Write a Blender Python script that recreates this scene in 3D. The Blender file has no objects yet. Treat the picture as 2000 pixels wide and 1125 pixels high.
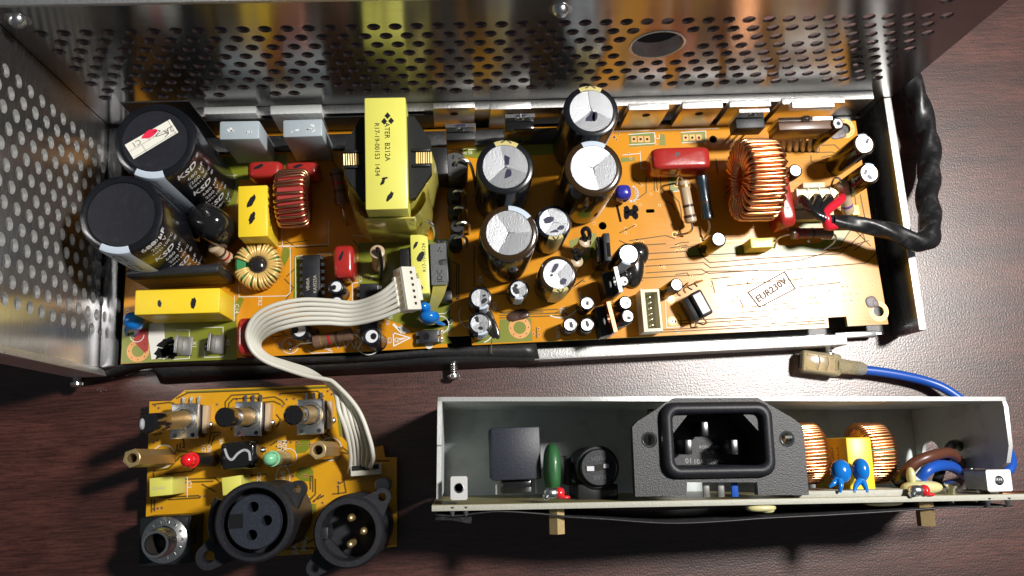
import bpy, bmesh, math, random
from mathutils import Matrix, Vector, Euler, geometry as MG
random.seed(7)
PI = math.pi
S = 0.001                      # every builder works in millimetres
scene = bpy.context.scene
COL = scene.collection

# ------------------------------------------------------------------ camera
FPX = 1611.0
_w = Vector((-0.196762, 0.0673753, 0.0497591))
RW2C = Matrix.Rotation(_w.length, 3, _w.normalized())      # world -> camera
CAM = Vector((0, 0, 303.0))
cam_d = bpy.data.cameras.new('camera')
cam = bpy.data.objects.new('camera', cam_d); COL.objects.link(cam)
cam_d.sensor_fit = 'HORIZONTAL'; cam_d.sensor_width = 36.0
cam_d.lens = FPX / 2000.0 * 36.0
cam_d.clip_start = 0.01; cam_d.clip_end = 20.0
cam.matrix_world = Matrix.Translation(CAM * S) @ RW2C.transposed().to_4x4()
scene.camera = cam

# ------------------------------------------------------------------ light
world = bpy.data.worlds.new('World'); scene.world = world; world.use_nodes = True
bg = world.node_tree.nodes['Background']
bg.inputs[0].default_value = (0.80, 0.90, 1.0, 1); bg.inputs[1].default_value = 0.075
lamp_d = bpy.data.lights.new('desk_lamp', 'POINT')
lamp_d.energy = 30.0; lamp_d.color = (1.0, 0.96, 0.91); lamp_d.shadow_soft_size = 0.034
lamp = bpy.data.objects.new('desk_lamp', lamp_d); COL.objects.link(lamp)
lamp.location = (0.365, 0.151, 0.619)
vs = scene.view_settings
vs.view_transform = 'Standard'; vs.look = 'None'; vs.exposure = 0.0; vs.gamma = 1.0
vs.use_curve_mapping = False
scene.render.engine = 'CYCLES'
try:
    scene.cycles.use_denoising = True
    scene.cycles.max_bounces = 8
    scene.cycles.sample_clamp_indirect = 6.0
except Exception:
    pass

# ------------------------------------------------------------------ materials
MATS = {}
def mat(name, col, rough=0.5, metal=0.0, var=0.0, vscale=300, bump=0.0, bscale=1500, coat=0.0, trans=0.0,
        aniso=None, spec=0.5, rvar=0.0, stretch=(1, 1, 1), bstretch=(1, 1, 1), dirt=None, dirt_scale=200, dirt_amt=0.5,
        emit=None, ior=None, sss=0.0):
    m = bpy.data.materials.new(name); m.use_nodes = True
    nt = m.node_tree; b = nt.nodes['Principled BSDF']
    b.inputs['Base Color'].default_value = (*col, 1)
    b.inputs['Roughness'].default_value = rough
    b.inputs['Metallic'].default_value = metal
    b.inputs['Specular IOR Level'].default_value = spec
    if coat: b.inputs['Coat Weight'].default_value = coat; b.inputs['Coat Roughness'].default_value = 0.08
    if trans: b.inputs['Transmission Weight'].default_value = trans
    if ior: b.inputs['IOR'].default_value = ior
    if sss:
        b.inputs['Subsurface Weight'].default_value = sss
        b.inputs['Subsurface Radius'].default_value = (0.002, 0.0015, 0.001)
    tc = nt.nodes.new('ShaderNodeTexCoord')
    def noise(scale, st, detail=3.0):
        mp = nt.nodes.new('ShaderNodeMapping'); mp.inputs['Scale'].default_value = st
        nt.links.new(tc.outputs['Object'], mp.inputs['Vector'])
        n = nt.nodes.new('ShaderNodeTexNoise'); n.inputs['Scale'].default_value = scale; n.inputs['Detail'].default_value = detail
        nt.links.new(mp.outputs['Vector'], n.inputs['Vector'])
        return n
    last = None
    if var:
        n = noise(vscale, stretch)
        mx = nt.nodes.new('ShaderNodeMix'); mx.data_type = 'RGBA'
        mx.inputs['A'].default_value = (*[c * (1 - var) for c in col], 1)
        mx.inputs['B'].default_value = (*[min(1, c * (1 + var)) for c in col], 1)
        nt.links.new(n.outputs['Fac'], mx.inputs['Factor'])
        last = mx.outputs['Result']
    if dirt:
        n = noise(dirt_scale, (1, 1, 1), 6.0)
        rp = nt.nodes.new('ShaderNodeValToRGB'); rp.color_ramp.elements[0].position = 0.52; rp.color_ramp.elements[1].position = 0.72
        rp.color_ramp.elements[1].color = (dirt_amt, dirt_amt, dirt_amt, 1)
        nt.links.new(n.outputs['Fac'], rp.inputs['Fac'])
        mx = nt.nodes.new('ShaderNodeMix'); mx.data_type = 'RGBA'
        mx.inputs['A'].default_value = (*col, 1); mx.inputs['B'].default_value = (*dirt, 1)
        if last: nt.links.new(last, mx.inputs['A'])
        nt.links.new(rp.outputs['Color'], mx.inputs['Factor'])
        last = mx.outputs['Result']
    if last: nt.links.new(last, b.inputs['Base Color'])
    if rvar:
        n = noise(vscale * 1.7, stretch)
        mr = nt.nodes.new('ShaderNodeMapRange')
        mr.inputs['To Min'].default_value = max(0.02, rough - rvar); mr.inputs['To Max'].default_value = rough + rvar
        nt.links.new(n.outputs['Fac'], mr.inputs['Value']); nt.links.new(mr.outputs['Result'], b.inputs['Roughness'])
    if bump:
        n = noise(bscale, bstretch, 2.0)
        bp = nt.nodes.new('ShaderNodeBump'); bp.inputs['Strength'].default_value = bump; bp.inputs['Distance'].default_value = 0.0004
        nt.links.new(n.outputs['Fac'], bp.inputs['Height']); nt.links.new(bp.outputs['Normal'], b.inputs['Normal'])
    if aniso:
        b.inputs['Anisotropic'].default_value = aniso[0]
        cx = nt.nodes.new('ShaderNodeCombineXYZ')
        for i in range(3): cx.inputs[i].default_value = aniso[1][i]
        nt.links.new(cx.outputs[0], b.inputs['Tangent'])
    if emit:
        b.inputs['Emission Color'].default_value = (*emit[0], 1); b.inputs['Emission Strength'].default_value = emit[1]
    MATS[name] = m
    return m

def table_material():
    m = bpy.data.materials.new('table_wood'); m.use_nodes = True
    nt = m.node_tree; b = nt.nodes['Principled BSDF']
    tc = nt.nodes.new('ShaderNodeTexCoord')
    def mapped(scale, st, detail, rough=0.5):
        mp = nt.nodes.new('ShaderNodeMapping'); mp.inputs['Scale'].default_value = st
        mp.inputs['Rotation'].default_value = (0, 0, math.radians(-2))
        nt.links.new(tc.outputs['Object'], mp.inputs['Vector'])
        n = nt.nodes.new('ShaderNodeTexNoise'); n.inputs['Scale'].default_value = scale
        n.inputs['Detail'].default_value = detail; n.inputs['Roughness'].default_value = rough; n.inputs['Distortion'].default_value = 0.35
        nt.links.new(mp.outputs['Vector'], n.inputs['Vector'])
        return n
    broad = mapped(14, (1, 6, 1), 4)
    fine = mapped(90, (1, 14, 1), 4, 0.65)
    pore = mapped(420, (1, 5, 1), 2)
    r1 = nt.nodes.new('ShaderNodeValToRGB'); e = r1.color_ramp.elements
    e[0].position = 0.30; e[0].color = (0.040, 0.0130, 0.0095, 1)
    e[1].position = 0.72; e[1].color = (0.110, 0.037, 0.027, 1)
    nt.links.new(broad.outputs['Fac'], r1.inputs['Fac'])
    r2 = nt.nodes.new('ShaderNodeValToRGB'); e = r2.color_ramp.elements
    e[0].position = 0.36; e[0].color = (0.42, 0.36, 0.36, 1); e[1].position = 0.6; e[1].color = (1, 1, 1, 1)
    nt.links.new(fine.outputs['Fac'], r2.inputs['Fac'])
    mx = nt.nodes.new('ShaderNodeMix'); mx.data_type = 'RGBA'; mx.blend_type = 'MULTIPLY'; mx.inputs['Factor'].default_value = 1.0
    nt.links.new(r1.outputs['Color'], mx.inputs['A']); nt.links.new(r2.outputs['Color'], mx.inputs['B'])
    r3 = nt.nodes.new('ShaderNodeValToRGB'); e = r3.color_ramp.elements
    e[0].position = 0.33; e[0].color = (0.35, 0.3, 0.3, 1); e[1].position = 0.45; e[1].color = (1, 1, 1, 1)
    nt.links.new(pore.outputs['Fac'], r3.inputs['Fac'])
    mx2 = nt.nodes.new('ShaderNodeMix'); mx2.data_type = 'RGBA'; mx2.blend_type = 'MULTIPLY'; mx2.inputs['Factor'].default_value = 0.6
    nt.links.new(mx.outputs['Result'], mx2.inputs['A']); nt.links.new(r3.outputs['Color'], mx2.inputs['B'])
    nt.links.new(mx2.outputs['Result'], b.inputs['Base Color'])
    b.inputs['Roughness'].default_value = 0.33
    b.inputs['Specular IOR Level'].default_value = 0.85
    peel = nt.nodes.new('ShaderNodeTexNoise'); peel.inputs['Scale'].default_value = 1500; peel.inputs['Detail'].default_value = 2.5
    nt.links.new(tc.outputs['Object'], peel.inputs['Vector'])
    ad = nt.nodes.new('ShaderNodeMath'); ad.operation = 'MULTIPLY_ADD'; ad.inputs[1].default_value = 0.45
    nt.links.new(fine.outputs['Fac'], ad.inputs[0]); nt.links.new(peel.outputs['Fac'], ad.inputs[2])
    bp = nt.nodes.new('ShaderNodeBump'); bp.inputs['Strength'].default_value = 0.15; bp.inputs['Distance'].default_value = 0.0005
    nt.links.new(ad.outputs[0], bp.inputs['Height']); nt.links.new(bp.outputs['Normal'], b.inputs['Normal'])
    MATS['table'] = m
table_material()

mat('pcb_mask', (0.60, 0.25, 0.011), 0.235, spec=0.30, var=0.10, vscale=40, bump=0.045, bscale=260, bstretch=(0.15, 6, 1), rvar=0.06, dirt=(0.30, 0.11, 0.015), dirt_scale=60, dirt_amt=0.35)
mat('pcb_mask_yellow', (0.60, 0.30, 0.010), 0.26, spec=0.45, var=0.10, vscale=40, bump=0.04, bscale=260, rvar=0.06, dirt=(0.34, 0.14, 0.015), dirt_scale=60, dirt_amt=0.3)
mat('pcb_olive', (0.17, 0.19, 0.012), 0.35, var=0.15, vscale=90)
mat('pcb_edge', (0.30, 0.29, 0.06), 0.6)
mat('trace', (0.11, 0.07, 0.008), 0.5, spec=0.25)
mat('silk', (0.70, 0.69, 0.64), 0.6)
mat('silk_dim', (0.45, 0.42, 0.32), 0.6)
mat('pad', (0.55, 0.27, 0.09), 0.4, 0.35)
mat('solder', (0.72, 0.72, 0.70), 0.28, 1.0, bump=0.2, bscale=1800)
mat('dark_hole', (0.012, 0.010, 0.008), 0.8)
mat('sleeve', (0.007, 0.008, 0.011), 0.22, coat=0.2, rvar=0.05, var=0.2)
mat('sleeve_brown', (0.032, 0.017, 0.006), 0.16, coat=0.35)
mat('bigcap_top', (0.013, 0.014, 0.020), 0.48, spec=0.35, bump=0.08, bscale=700, dirt=(0.04, 0.04, 0.05), dirt_scale=500, dirt_amt=0.3)
mat('can_alu', (0.33, 0.34, 0.36), 0.40, 1.0, bump=0.22, bscale=2600, var=0.05)
mat('can_alu_bright', (0.44, 0.45, 0.46), 0.36, 1.0, bump=0.15, bscale=2200)
mat('score', (0.42, 0.43, 0.45), 0.4, 1.0)
mat('print_white', (0.72, 0.74, 0.78), 0.45)
mat('stripe_blue', (0.50, 0.58, 0.68), 0.3)
mat('stripe_gold', (0.55, 0.47, 0.20), 0.3)
mat('ink', (0.012, 0.012, 0.016), 0.35)
mat('ink_violet', (0.018, 0.016, 0.05), 0.35)
mat('ink_red', (0.75, 0.02, 0.07), 0.5)
mat('paper', (0.78, 0.77, 0.68), 0.7, bump=0.1, bscale=900)
mat('yellow_box', (0.86, 0.62, 0.025), 0.38, var=0.04, vscale=200, bump=0.06, bscale=500, sss=0.05)
mat('tape_yellow', (0.68, 0.66, 0.13), 0.34, var=0.05, vscale=120, bump=0.10, bscale=220)
mat('tape_clear', (0.50, 0.44, 0.10), 0.16, coat=0.4, var=0.12, vscale=160, bump=0.25, bscale=180)
mat('red_dip', (0.36, 0.022, 0.018), 0.22, coat=0.4, var=0.12, vscale=220, bump=0.12, bscale=320)
mat('red_core', (0.33, 0.035, 0.03), 0.5, var=0.1)
mat('red_bright', (0.62, 0.02, 0.025), 0.25, coat=0.3)
mat('blue_dip', (0.005, 0.16, 0.55), 0.22, coat=0.5)
mat('copper', (0.85, 0.42, 0.20), 0.27, 1.0, coat=0.25, var=0.12, vscale=500)
mat('copper_dull', (0.62, 0.29, 0.17), 0.32, 1.0, coat=0.2, var=0.15, vscale=300)
mat('wire_cream', (0.72, 0.50, 0.17), 0.32, 0.15, coat=0.35)
mat('green_core', (0.03, 0.22, 0.07), 0.45)
mat('black_plastic', (0.011, 0.012, 0.013), 0.40, spec=0.4, bump=0.10, bscale=900, var=0.15)
mat('black_gloss', (0.010, 0.010, 0.011), 0.12, coat=0.5, bump=0.12, bscale=400)
mat('black_soft', (0.012, 0.013, 0.017), 0.48, spec=0.4, bump=0.10, bscale=1200, dirt=(0.045, 0.045, 0.05), dirt_scale=800, dirt_amt=0.25)
mat('black_grain', (0.024, 0.026, 0.028), 0.48, bump=0.32, bscale=2600, var=0.2, vscale=1500)
mat('navy_plastic', (0.018, 0.021, 0.033), 0.46, spec=0.4, bump=0.10, bscale=1100, dirt=(0.09, 0.09, 0.10), dirt_scale=1500, dirt_amt=0.22)
mat('grey_silicone', (0.36, 0.42, 0.46), 0.45, bump=0.15, bscale=500, var=0.08)
mat('steel', (0.63, 0.64, 0.65), 0.30, 1.0, bump=0.06, bscale=900, var=0.06)
mat('tin', (0.75, 0.75, 0.74), 0.24, 1.0, bump=0.08, bscale=900)
mat('alu_block', (0.66, 0.62, 0.58), 0.33, 1.0, bump=0.10, bscale=700, dirt=(0.85, 0.85, 0.83), dirt_scale=160, dirt_amt=0.5)
mat('alu_cut', (0.80, 0.80, 0.79), 0.5, 1.0, bump=0.35, bscale=1600, dirt=(0.5, 0.5, 0.5), dirt_scale=900, dirt_amt=0.5)
mat('paste', (0.72, 0.74, 0.74), 0.55, bump=0.5, bscale=700)
mat('brush_x', (0.40, 0.40, 0.395), 0.21, 1.0, aniso=(0.92, (0, 0, 1)), var=0.14, vscale=60, stretch=(1, 1, 20), dirt=(0.22, 0.21, 0.20), dirt_scale=45, dirt_amt=0.45)
mat('brush_y', (0.50, 0.50, 0.51), 0.26, 1.0, aniso=(0.85, (0, 0, 1)), var=0.14, vscale=60, stretch=(1, 1, 20), rvar=0.05, dirt=(0.26, 0.26, 0.27), dirt_scale=50, dirt_amt=0.4)
mat('pale_plate', (0.80, 0.81, 0.80), 0.55, bump=0.2, bscale=700, var=0.08)
mat('film', (0.014, 0.014, 0.015), 0.42, bump=0.15, bscale=500, dirt=(0.07, 0.07, 0.07), dirt_scale=700, dirt_amt=0.3)
mat('white_paint', (0.60, 0.65, 0.65), 0.45, bump=0.06, bscale=300, var=0.04, vscale=60, dirt=(0.20, 0.21, 0.20), dirt_scale=130, dirt_amt=0.35)
mat('white_paint_edge', (0.62, 0.63, 0.62), 0.4, 0.4, bump=0.2, bscale=900)
mat('nylon', (0.64, 0.62, 0.54), 0.42, sss=0.12, var=0.04)
mat('nylon_cream', (0.62, 0.58, 0.40), 0.36, sss=0.15, coat=0.2)
mat('wire_white', (0.62, 0.61, 0.54), 0.42, var=0.04, vscale=120)
mat('wire_pink', (0.40, 0.22, 0.24), 0.45, var=0.35, vscale=400)
mat('wire_black', (0.012, 0.012, 0.013), 0.24, coat=0.25, bump=0.05, bscale=500)
mat('cable_sleeve', (0.011, 0.011, 0.012), 0.36, spec=0.4, bump=0.2, bscale=550, dirt=(0.10, 0.10, 0.10), dirt_scale=260, dirt_amt=0.35)
mat('wire_red', (0.62, 0.015, 0.035), 0.28, coat=0.2)
mat('wire_blue', (0.010, 0.075, 0.40), 0.35)
mat('wire_brown', (0.10, 0.035, 0.02), 0.35)
mat('resin_beige', (0.50, 0.37, 0.24), 0.35, coat=0.25)
mat('resin_brown', (0.15, 0.085, 0.055), 0.35, coat=0.25)
mat('resin_teal_shaded', (0.012, 0.026, 0.040), 0.3, coat=0.3)  # the coil's shadow on this resistor is put into the darker base colour
mat('band_red', (0.35, 0.02, 0.015), 0.4)
mat('band_dark', (0.06, 0.03, 0.02), 0.4)
mat('band_gold', (0.50, 0.33, 0.08), 0.3, 0.6)
mat('band_violet', (0.14, 0.06, 0.30), 0.4)
mat('lead', (0.66, 0.64, 0.60), 0.3, 1.0)
mat('lead_gold', (0.75, 0.56, 0.26), 0.3, 1.0)
mat('brass', (0.74, 0.55, 0.27), 0.42, 0.9, var=0.12, vscale=400, bump=0.08, bscale=800)
mat('ceramic_bead', (0.050, 0.052, 0.055), 0.6, bump=0.2, bscale=1500, dirt=(0.16, 0.16, 0.16), dirt_scale=1500, dirt_amt=0.3)
mat('blue_film_cap', (0.03, 0.03, 0.32), 0.22, coat=0.5)
mat('led_red', (0.75, 0.012, 0.02), 0.18, coat=0.4, sss=0.2)
mat('led_green', (0.22, 0.58, 0.34), 0.2, coat=0.3, sss=0.3)
mat('spacer_clear', (0.30, 0.25, 0.14), 0.2, coat=0.3)
mat('glue_pale', (0.60, 0.56, 0.28), 0.3, sss=0.3, coat=0.3)
mat('glue_black', (0.016, 0.015, 0.014), 0.18, coat=0.4, bump=0.2, bscale=250)
mat('fiberglass', (0.40, 0.40, 0.34), 0.55, bump=0.3, bscale=1500, bstretch=(1, 1, 3), var=0.12, vscale=700)
mat('fiberglass_face', (0.24, 0.21, 0.09), 0.4, var=0.12, vscale=120)
mat('green_disc', (0.028, 0.12, 0.04), 0.42, coat=0.1, bump=0.1, bscale=700)
mat('crimp_amber', (0.78, 0.68, 0.44), 0.16, var=0.15, vscale=200, trans=0.72, ior=1.3)
mat('seg_white', (0.42, 0.44, 0.46), 0.4)
mat('shaft_grey', (0.30, 0.31, 0.33), 0.5)
mat('blade', (0.10, 0.10, 0.105), 0.28, 1.0)
mat('pin_tin', (0.60, 0.60, 0.59), 0.42, 0.5)
mat('emboss_pale', (0.22, 0.23, 0.24), 0.45)
mat('steel_dull', (0.34, 0.34, 0.33), 0.45, 0.9, bump=0.15, bscale=900)
mat('glue_brown', (0.06, 0.028, 0.016), 0.3, var=0.3, vscale=300)
mat('glue_grey', (0.16, 0.14, 0.15), 0.5)
mat('stamp_ink', (0.16, 0.12, 0.10), 0.85, spec=0.1)
mat('emboss', (0.075, 0.078, 0.082), 0.4)
mat('marker_black', (0.010, 0.010, 0.011), 0.85, spec=0.1)

# ------------------------------------------------------------------ geometry helpers
def T3(x=0, y=0, z=0): return Matrix.Translation((x, y, z))
def RX(a): return Matrix.Rotation(math.radians(a), 4, 'X')
def RY(a): return Matrix.Rotation(math.radians(a), 4, 'Y')
def RZ(a): return Matrix.Rotation(math.radians(a), 4, 'Z')

LM = {}
class Geo:
    def __init__(s): s.v = []; s.f = []; s.m = []
    def add(s, v, f, mi=0, M=None):
        b = len(s.v)
        s.v += [(M @ Vector(p)) if M else Vector(p) for p in v]
        s.f += [[b + i for i in q] for q in f]; s.m += [mi] * len(f)
        return s
    def box(s, c, d, mi=0, bev=0.0, M=None, seg=2):
        bm = bmesh.new(); bmesh.ops.create_cube(bm, size=1.0)
        for v in bm.verts: v.co = Vector((v.co.x * d[0], v.co.y * d[1], v.co.z * d[2])) + Vector(c)
        if bev: bmesh.ops.bevel(bm, geom=bm.edges[:], offset=bev, segments=seg, affect='EDGES', profile=0.5)
        bm.verts.index_update()
        s.add([v.co.copy() for v in bm.verts], [[v.index for v in f.verts] for f in bm.faces], mi, M); bm.free(); return s
    def lathe(s, prof, n=32, mi=0, M=None, mis=None):
        v = []; f = []; fm = []
        for (r, z) in prof:
            for k in range(n):
                a = 2 * PI * k / n; v.append((r * math.cos(a), r * math.sin(a), z))
        for i in range(len(prof) - 1):
            for k in range(n):
                k2 = (k + 1) % n; f.append([i * n + k, i * n + k2, (i + 1) * n + k2, (i + 1) * n + k]); fm.append(mis[i] if mis else mi)
        b = len(s.m); s.add(v, f, mi, M); s.m[b:] = fm
        return s
    def disc(s, r, z=0, n=24, mi=0, M=None, ry=None, jit=0.0, rot=0.0, c=(0, 0)):
        ry = ry or r; v = []
        for k in range(n):
            a = 2 * PI * k / n; j = 1 + random.uniform(-jit, jit)
            x, y = r * j * math.cos(a), ry * j * math.sin(a); ca, sa = math.cos(rot), math.sin(rot)
            v.append((c[0] + x * ca - y * sa, c[1] + x * sa + y * ca, z))
        return s.add(v, [list(range(n))], mi, M)
    def tube(s, pts, r, n=8, mi=0, closed=False, caps=True, M=None, lobes=0, twist=0.0, depth=0.1):
        pts = [Vector(p) for p in pts]; N = len(pts); rr = r if isinstance(r, (list, tuple)) else [r] * N
        v = []; f = []; up = None; acc = 0.0
        for i in range(N):
            a = pts[(i - 1) % N] if (closed or i) else pts[0]; b = pts[(i + 1) % N] if (closed or i < N - 1) else pts[-1]
            t = (b - a); t = t.normalized() if t.length > 1e-9 else Vector((0, 0, 1))
            if up is None: up = Vector((0, 0, 1)) if abs(t.z) < 0.9 else Vector((1, 0, 0))
            up = (up - t * up.dot(t)); up = up.normalized() if up.length > 1e-6 else t.orthogonal().normalized()
            sd = t.cross(up)
            if i: acc += (pts[i] - pts[i - 1]).length
            for k in range(n):
                th = 2 * PI * k / n
                q = rr[i] * (1 + (depth * math.cos(lobes * (th - twist * acc)) if lobes else 0))
                v.append(pts[i] + (up * math.cos(th) + sd * math.sin(th)) * q)
        for i in range(N if closed else N - 1):
            j = (i + 1) % N
            for k in range(n):
                k2 = (k + 1) % n; f.append([i * n + k, i * n + k2, j * n + k2, j * n + k])
        if caps and not closed: f.append(list(range(n))[::-1]); f.append([(N - 1) * n + k for k in range(n)])
        return s.add(v, f, mi, M)
    def prism(s, poly, z0, z1, holes=(), mi=0, M=None, side=None, hole_mi=None):
        """flat plate with real holes; poly and holes are lists of (x, y)"""
        side = mi if side is None else side; hole_mi = side if hole_mi is None else hole_mi
        loops = [list(poly)] + [list(h) for h in holes]
        a2 = sum(loops[0][i][0] * loops[0][(i + 1) % len(loops[0])][1] - loops[0][(i + 1) % len(loops[0])][0] * loops[0][i][1] for i in range(len(loops[0])))
        if a2 < 0: loops[0].reverse()
        co = []; ed = []; own = []
        for li, L in enumerate(loops):
            b = len(co); co += [Vector((p[0], p[1])) for p in L]; own += [li] * len(L)
            ed += [(b + k, b + (k + 1) % len(L)) for k in range(len(L))]
        r = MG.delaunay_2d_cdt(co, ed, [], 0, 1e-5)
        vo = r[0]; orig = r[3]
        ow = [own[o[0]] if o else 0 for o in orig]
        P = loops[0]
        def inside(x, y):
            c = False
            for i in range(len(P)):
                (x1, y1), (x2, y2) = P[i][:2], P[i - 1][:2]
                if (y1 > y) != (y2 > y) and x < (x2 - x1) * (y - y1) / (y2 - y1) + x1: c = not c
            return c
        tris = []
        for t in r[2]:
            o = ow[t[0]]
            if o > 0 and all(ow[k] == o for k in t): continue
            cx = sum(vo[k].x for k in t) / 3; cy = sum(vo[k].y for k in t) / 3
            if not inside(cx, cy): continue
            tris.append(list(t))
        n = len(vo)
        v = [(p.x, p.y, z1) for p in vo] + [(p.x, p.y, z0) for p in vo]
        s.add(v, tris + [[n + k for k in t[::-1]] for t in tris], mi, M)
        for li, L in enumerate(loops):
            m = len(L); vv = [(p[0], p[1], z1) for p in L] + [(p[0], p[1], z0) for p in L]
            ff = [[k, m + k, m + (k + 1) % m, (k + 1) % m] for k in range(m)]
            if li: a2 = 1
            s.add(vv, ff, side if li == 0 else hole_mi, M)
        return s
    def superbox(s, c, d, e=0.35, n=20, mi=0, M=None, droop=0.0):
        """rounded lump (dipped parts): superellipsoid with exponent e"""
        def sp(x): return math.copysign(abs(x) ** e, x)
        v = []; f = []; nu = n; nv = n // 2
        for i in range(nv + 1):
            ph = -PI / 2 + PI * i / nv
            for k in range(nu):
                th = 2 * PI * k / nu
                v.append((c[0] + d[0] / 2 * sp(math.cos(ph)) * sp(math.cos(th)), c[1] + d[1] / 2 * sp(math.cos(ph)) * sp(math.sin(th)), c[2] + d[2] / 2 * sp(math.sin(ph))))
        for i in range(nv):
            for k in range(nu):
                k2 = (k + 1) % nu; f.append([i * nu + k, i * nu + k2, (i + 1) * nu + k2, (i + 1) * nu + k])
        return s.add(v, f, mi, M)
    def strip(s, pts, w, z, mi=0, closed=False, M=None):
        """thin flat line on a surface, pts are (x, y)"""
        pts = [Vector((p[0], p[1])) for p in pts]; n = len(pts)
        for i in range(n if closed else n - 1):
            a, b = pts[i], pts[(i + 1) % n]; d = b - a
            if d.length < 1e-6: continue
            d.normalize(); q = Vector((-d.y, d.x)) * w / 2; a2 = a - d * w * 0.35; b2 = b + d * w * 0.35
            zz = z + 0.004 * (i % 2)
            s.add([(a2.x - q.x, a2.y - q.y, zz), (b2.x - q.x, b2.y - q.y, zz), (b2.x + q.x, b2.y + q.y, zz), (a2.x + q.x, a2.y + q.y, zz)], [[0, 1, 2, 3]], mi, M)
        return s
    def ribbonstrip(s, A, B, mi=0, th=0.0, M=None):
        """sheet between two 3-D polylines"""
        n = len(A)
        s.add(list(A) + list(B), [[i, i + 1, n + i + 1, n + i] for i in range(n - 1)], mi, M)
        return s
    def text(s, body, size, M, mi=0, wrap=None, italic=0.0, bold=0.0, mirror=False):
        v, f = text_geo(body, bold)
        out = []
        for (x, y) in v:
            x, y = (x + italic * y) * size, y * size
            if mirror: x = -x
            if wrap:
                R, th0, z0 = wrap; a = th0 + x / R; out.append((R * math.cos(a), R * math.sin(a), z0 + y))
            else: out.append((x, y, 0))
        return s.add(out, f, mi, M)
    def build(s, name, mats, parent=None, loc=(0, 0, 0), rot=None, label=None, smooth=38, share=None):
        if share is not None: me = share
        else:
            me = bpy.data.meshes.new(name)
            me.from_pydata([tuple(p * S) for p in s.v], [], s.f)
            if isinstance(mats, str): mats = [mats]
            for q in mats: me.materials.append(MATS[q])
            me.polygons.foreach_set('material_index', s.m)
            me.polygons.foreach_set('use_smooth', [True] * len(s.f))
            me.update()
            if smooth is not None:
                try: me.set_sharp_from_angle(angle=math.radians(smooth))
                except Exception: pass
        o = bpy.data.objects.new(name, me); COL.objects.link(o)
        M = Matrix.Translation(Vector(loc) * S)
        if rot is not None: M = M @ rot
        if parent is not None: o.parent = parent
        o.matrix_basis = M; LM[o.name] = M
        if label: o['label'] = label
        return o

_tc = {}
def text_geo(body, bold=0.0):
    k = (body, bold)
    if k in _tc: return _tc[k]
    c = bpy.data.curves.new('t', 'FONT'); c.body = body; c.resolution_u = 2; c.offset = bold
    o = bpy.data.objects.new('t', c); me = o.to_mesh()
    v = [(p.co.x, p.co.y) for p in me.vertices]; f = [list(p.vertices) for p in me.polygons]
    o.to_mesh_clear(); bpy.data.objects.remove(o); bpy.data.curves.remove(c)
    if v:
        x0 = min(p[0] for p in v); x1 = max(p[0] for p in v); y0 = min(p[1] for p in v); y1 = max(p[1] for p in v)
        v = [(p[0] - (x0 + x1) / 2, p[1] - (y0 + y1) / 2) for p in v]
    _tc[k] = (v, f); return v, f

def smoothpath(pts, n=6, closed=False):
    P = [Vector(p) for p in pts]; out = []; N = len(P)
    for i in range(N if closed else N - 1):
        p0 = P[(i - 1) % N] if (closed or i) else P[0]; p1 = P[i]; p2 = P[(i + 1) % N]; p3 = P[(i + 2) % N] if (closed or i + 2 < N) else P[-1]
        for k in range(n):
            t = k / n
            out.append(0.5 * ((2 * p1) + (p2 - p0) * t + (2 * p0 - 5 * p1 + 4 * p2 - p3) * t * t + (3 * p1 - p0 - 3 * p2 + p3) * t ** 3))
    if not closed: out.append(P[-1])
    return out

def circle(cx, cy, r, n=16, ry=None, rot=0.0):
    return [(cx + r * math.cos(rot + 2 * PI * k / n), cy + (ry or r) * math.sin(rot + 2 * PI * k / n)) for k in range(n)]

# ------------------------------------------------------------------ things and pixel lookup
class Thing:
    def __init__(s, name, label, cat, M, group=None):
        s.M = M; s.Mi = M.inverted()
        o = bpy.data.objects.new(name, None); COL.objects.link(o); s.o = o
        o.empty_display_size = 0.01
        t, r, _ = M.decompose(); o.location = t * S; o.rotation_mode = 'QUATERNION'; o.rotation_quaternion = r
        o['label'] = label; o['category'] = cat
        if group: o['group'] = group
        s.c = s.Mi @ CAM
    def ray(s, px, py):
        d = RW2C.transposed() @ Vector(((px - 1000) / FPX, -(py - 562.5) / FPX, -1)); return s.Mi.to_3x3() @ d
    def p(s, px, py, h=0.0):                 # pixel -> local point on the plane z = h
        d = s.ray(px, py); t = (h - s.c.z) / d.z; return s.c + d * t
    def py(s, px, py, Y):
        d = s.ray(px, py); return s.c + d * ((Y - s.c.y) / d.y)
    def px(s, px, py, X):
        d = s.ray(px, py); return s.c + d * ((X - s.c.x) / d.x)
    def mm(s, px, py, h=0.0):                # millimetres per pixel there
        q = s.p(px, py, h) - s.c; d = s.ray(px, py); return (q.length / d.length) / FPX
    def xy(s, pts, h=0.0): return [tuple(s.p(a, b, h).xy) for a, b in pts]
    def ang(s, p0, p1, h=0.0):
        a = s.p(*p0, h); b = s.p(*p1, h); return math.atan2(b.y - a.y, b.x - a.x)

def single(o, label, cat, group=None, kind=None):
    if label: o['label'] = label
    if cat: o['category'] = cat
    if group: o['group'] = group
    if kind: o['kind'] = kind
    return o

# ================================================================== TABLE
g = Geo()
n = 24; L = 900
v = [(-L + 2 * L * i / n, -L + 2 * L * j / n, 0) for j in range(n + 1) for i in range(n + 1)]
g.add(v, [[j * (n + 1) + i, j * (n + 1) + i + 1, (j + 1) * (n + 1) + i + 1, (j + 1) * (n + 1) + i] for j in range(n) for i in range(n)])
o = g.build('table_top', 'table'); o['kind'] = 'structure'; o['label'] = 'dark reddish brown wood grain table top with a fine pebbled sheen'

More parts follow.
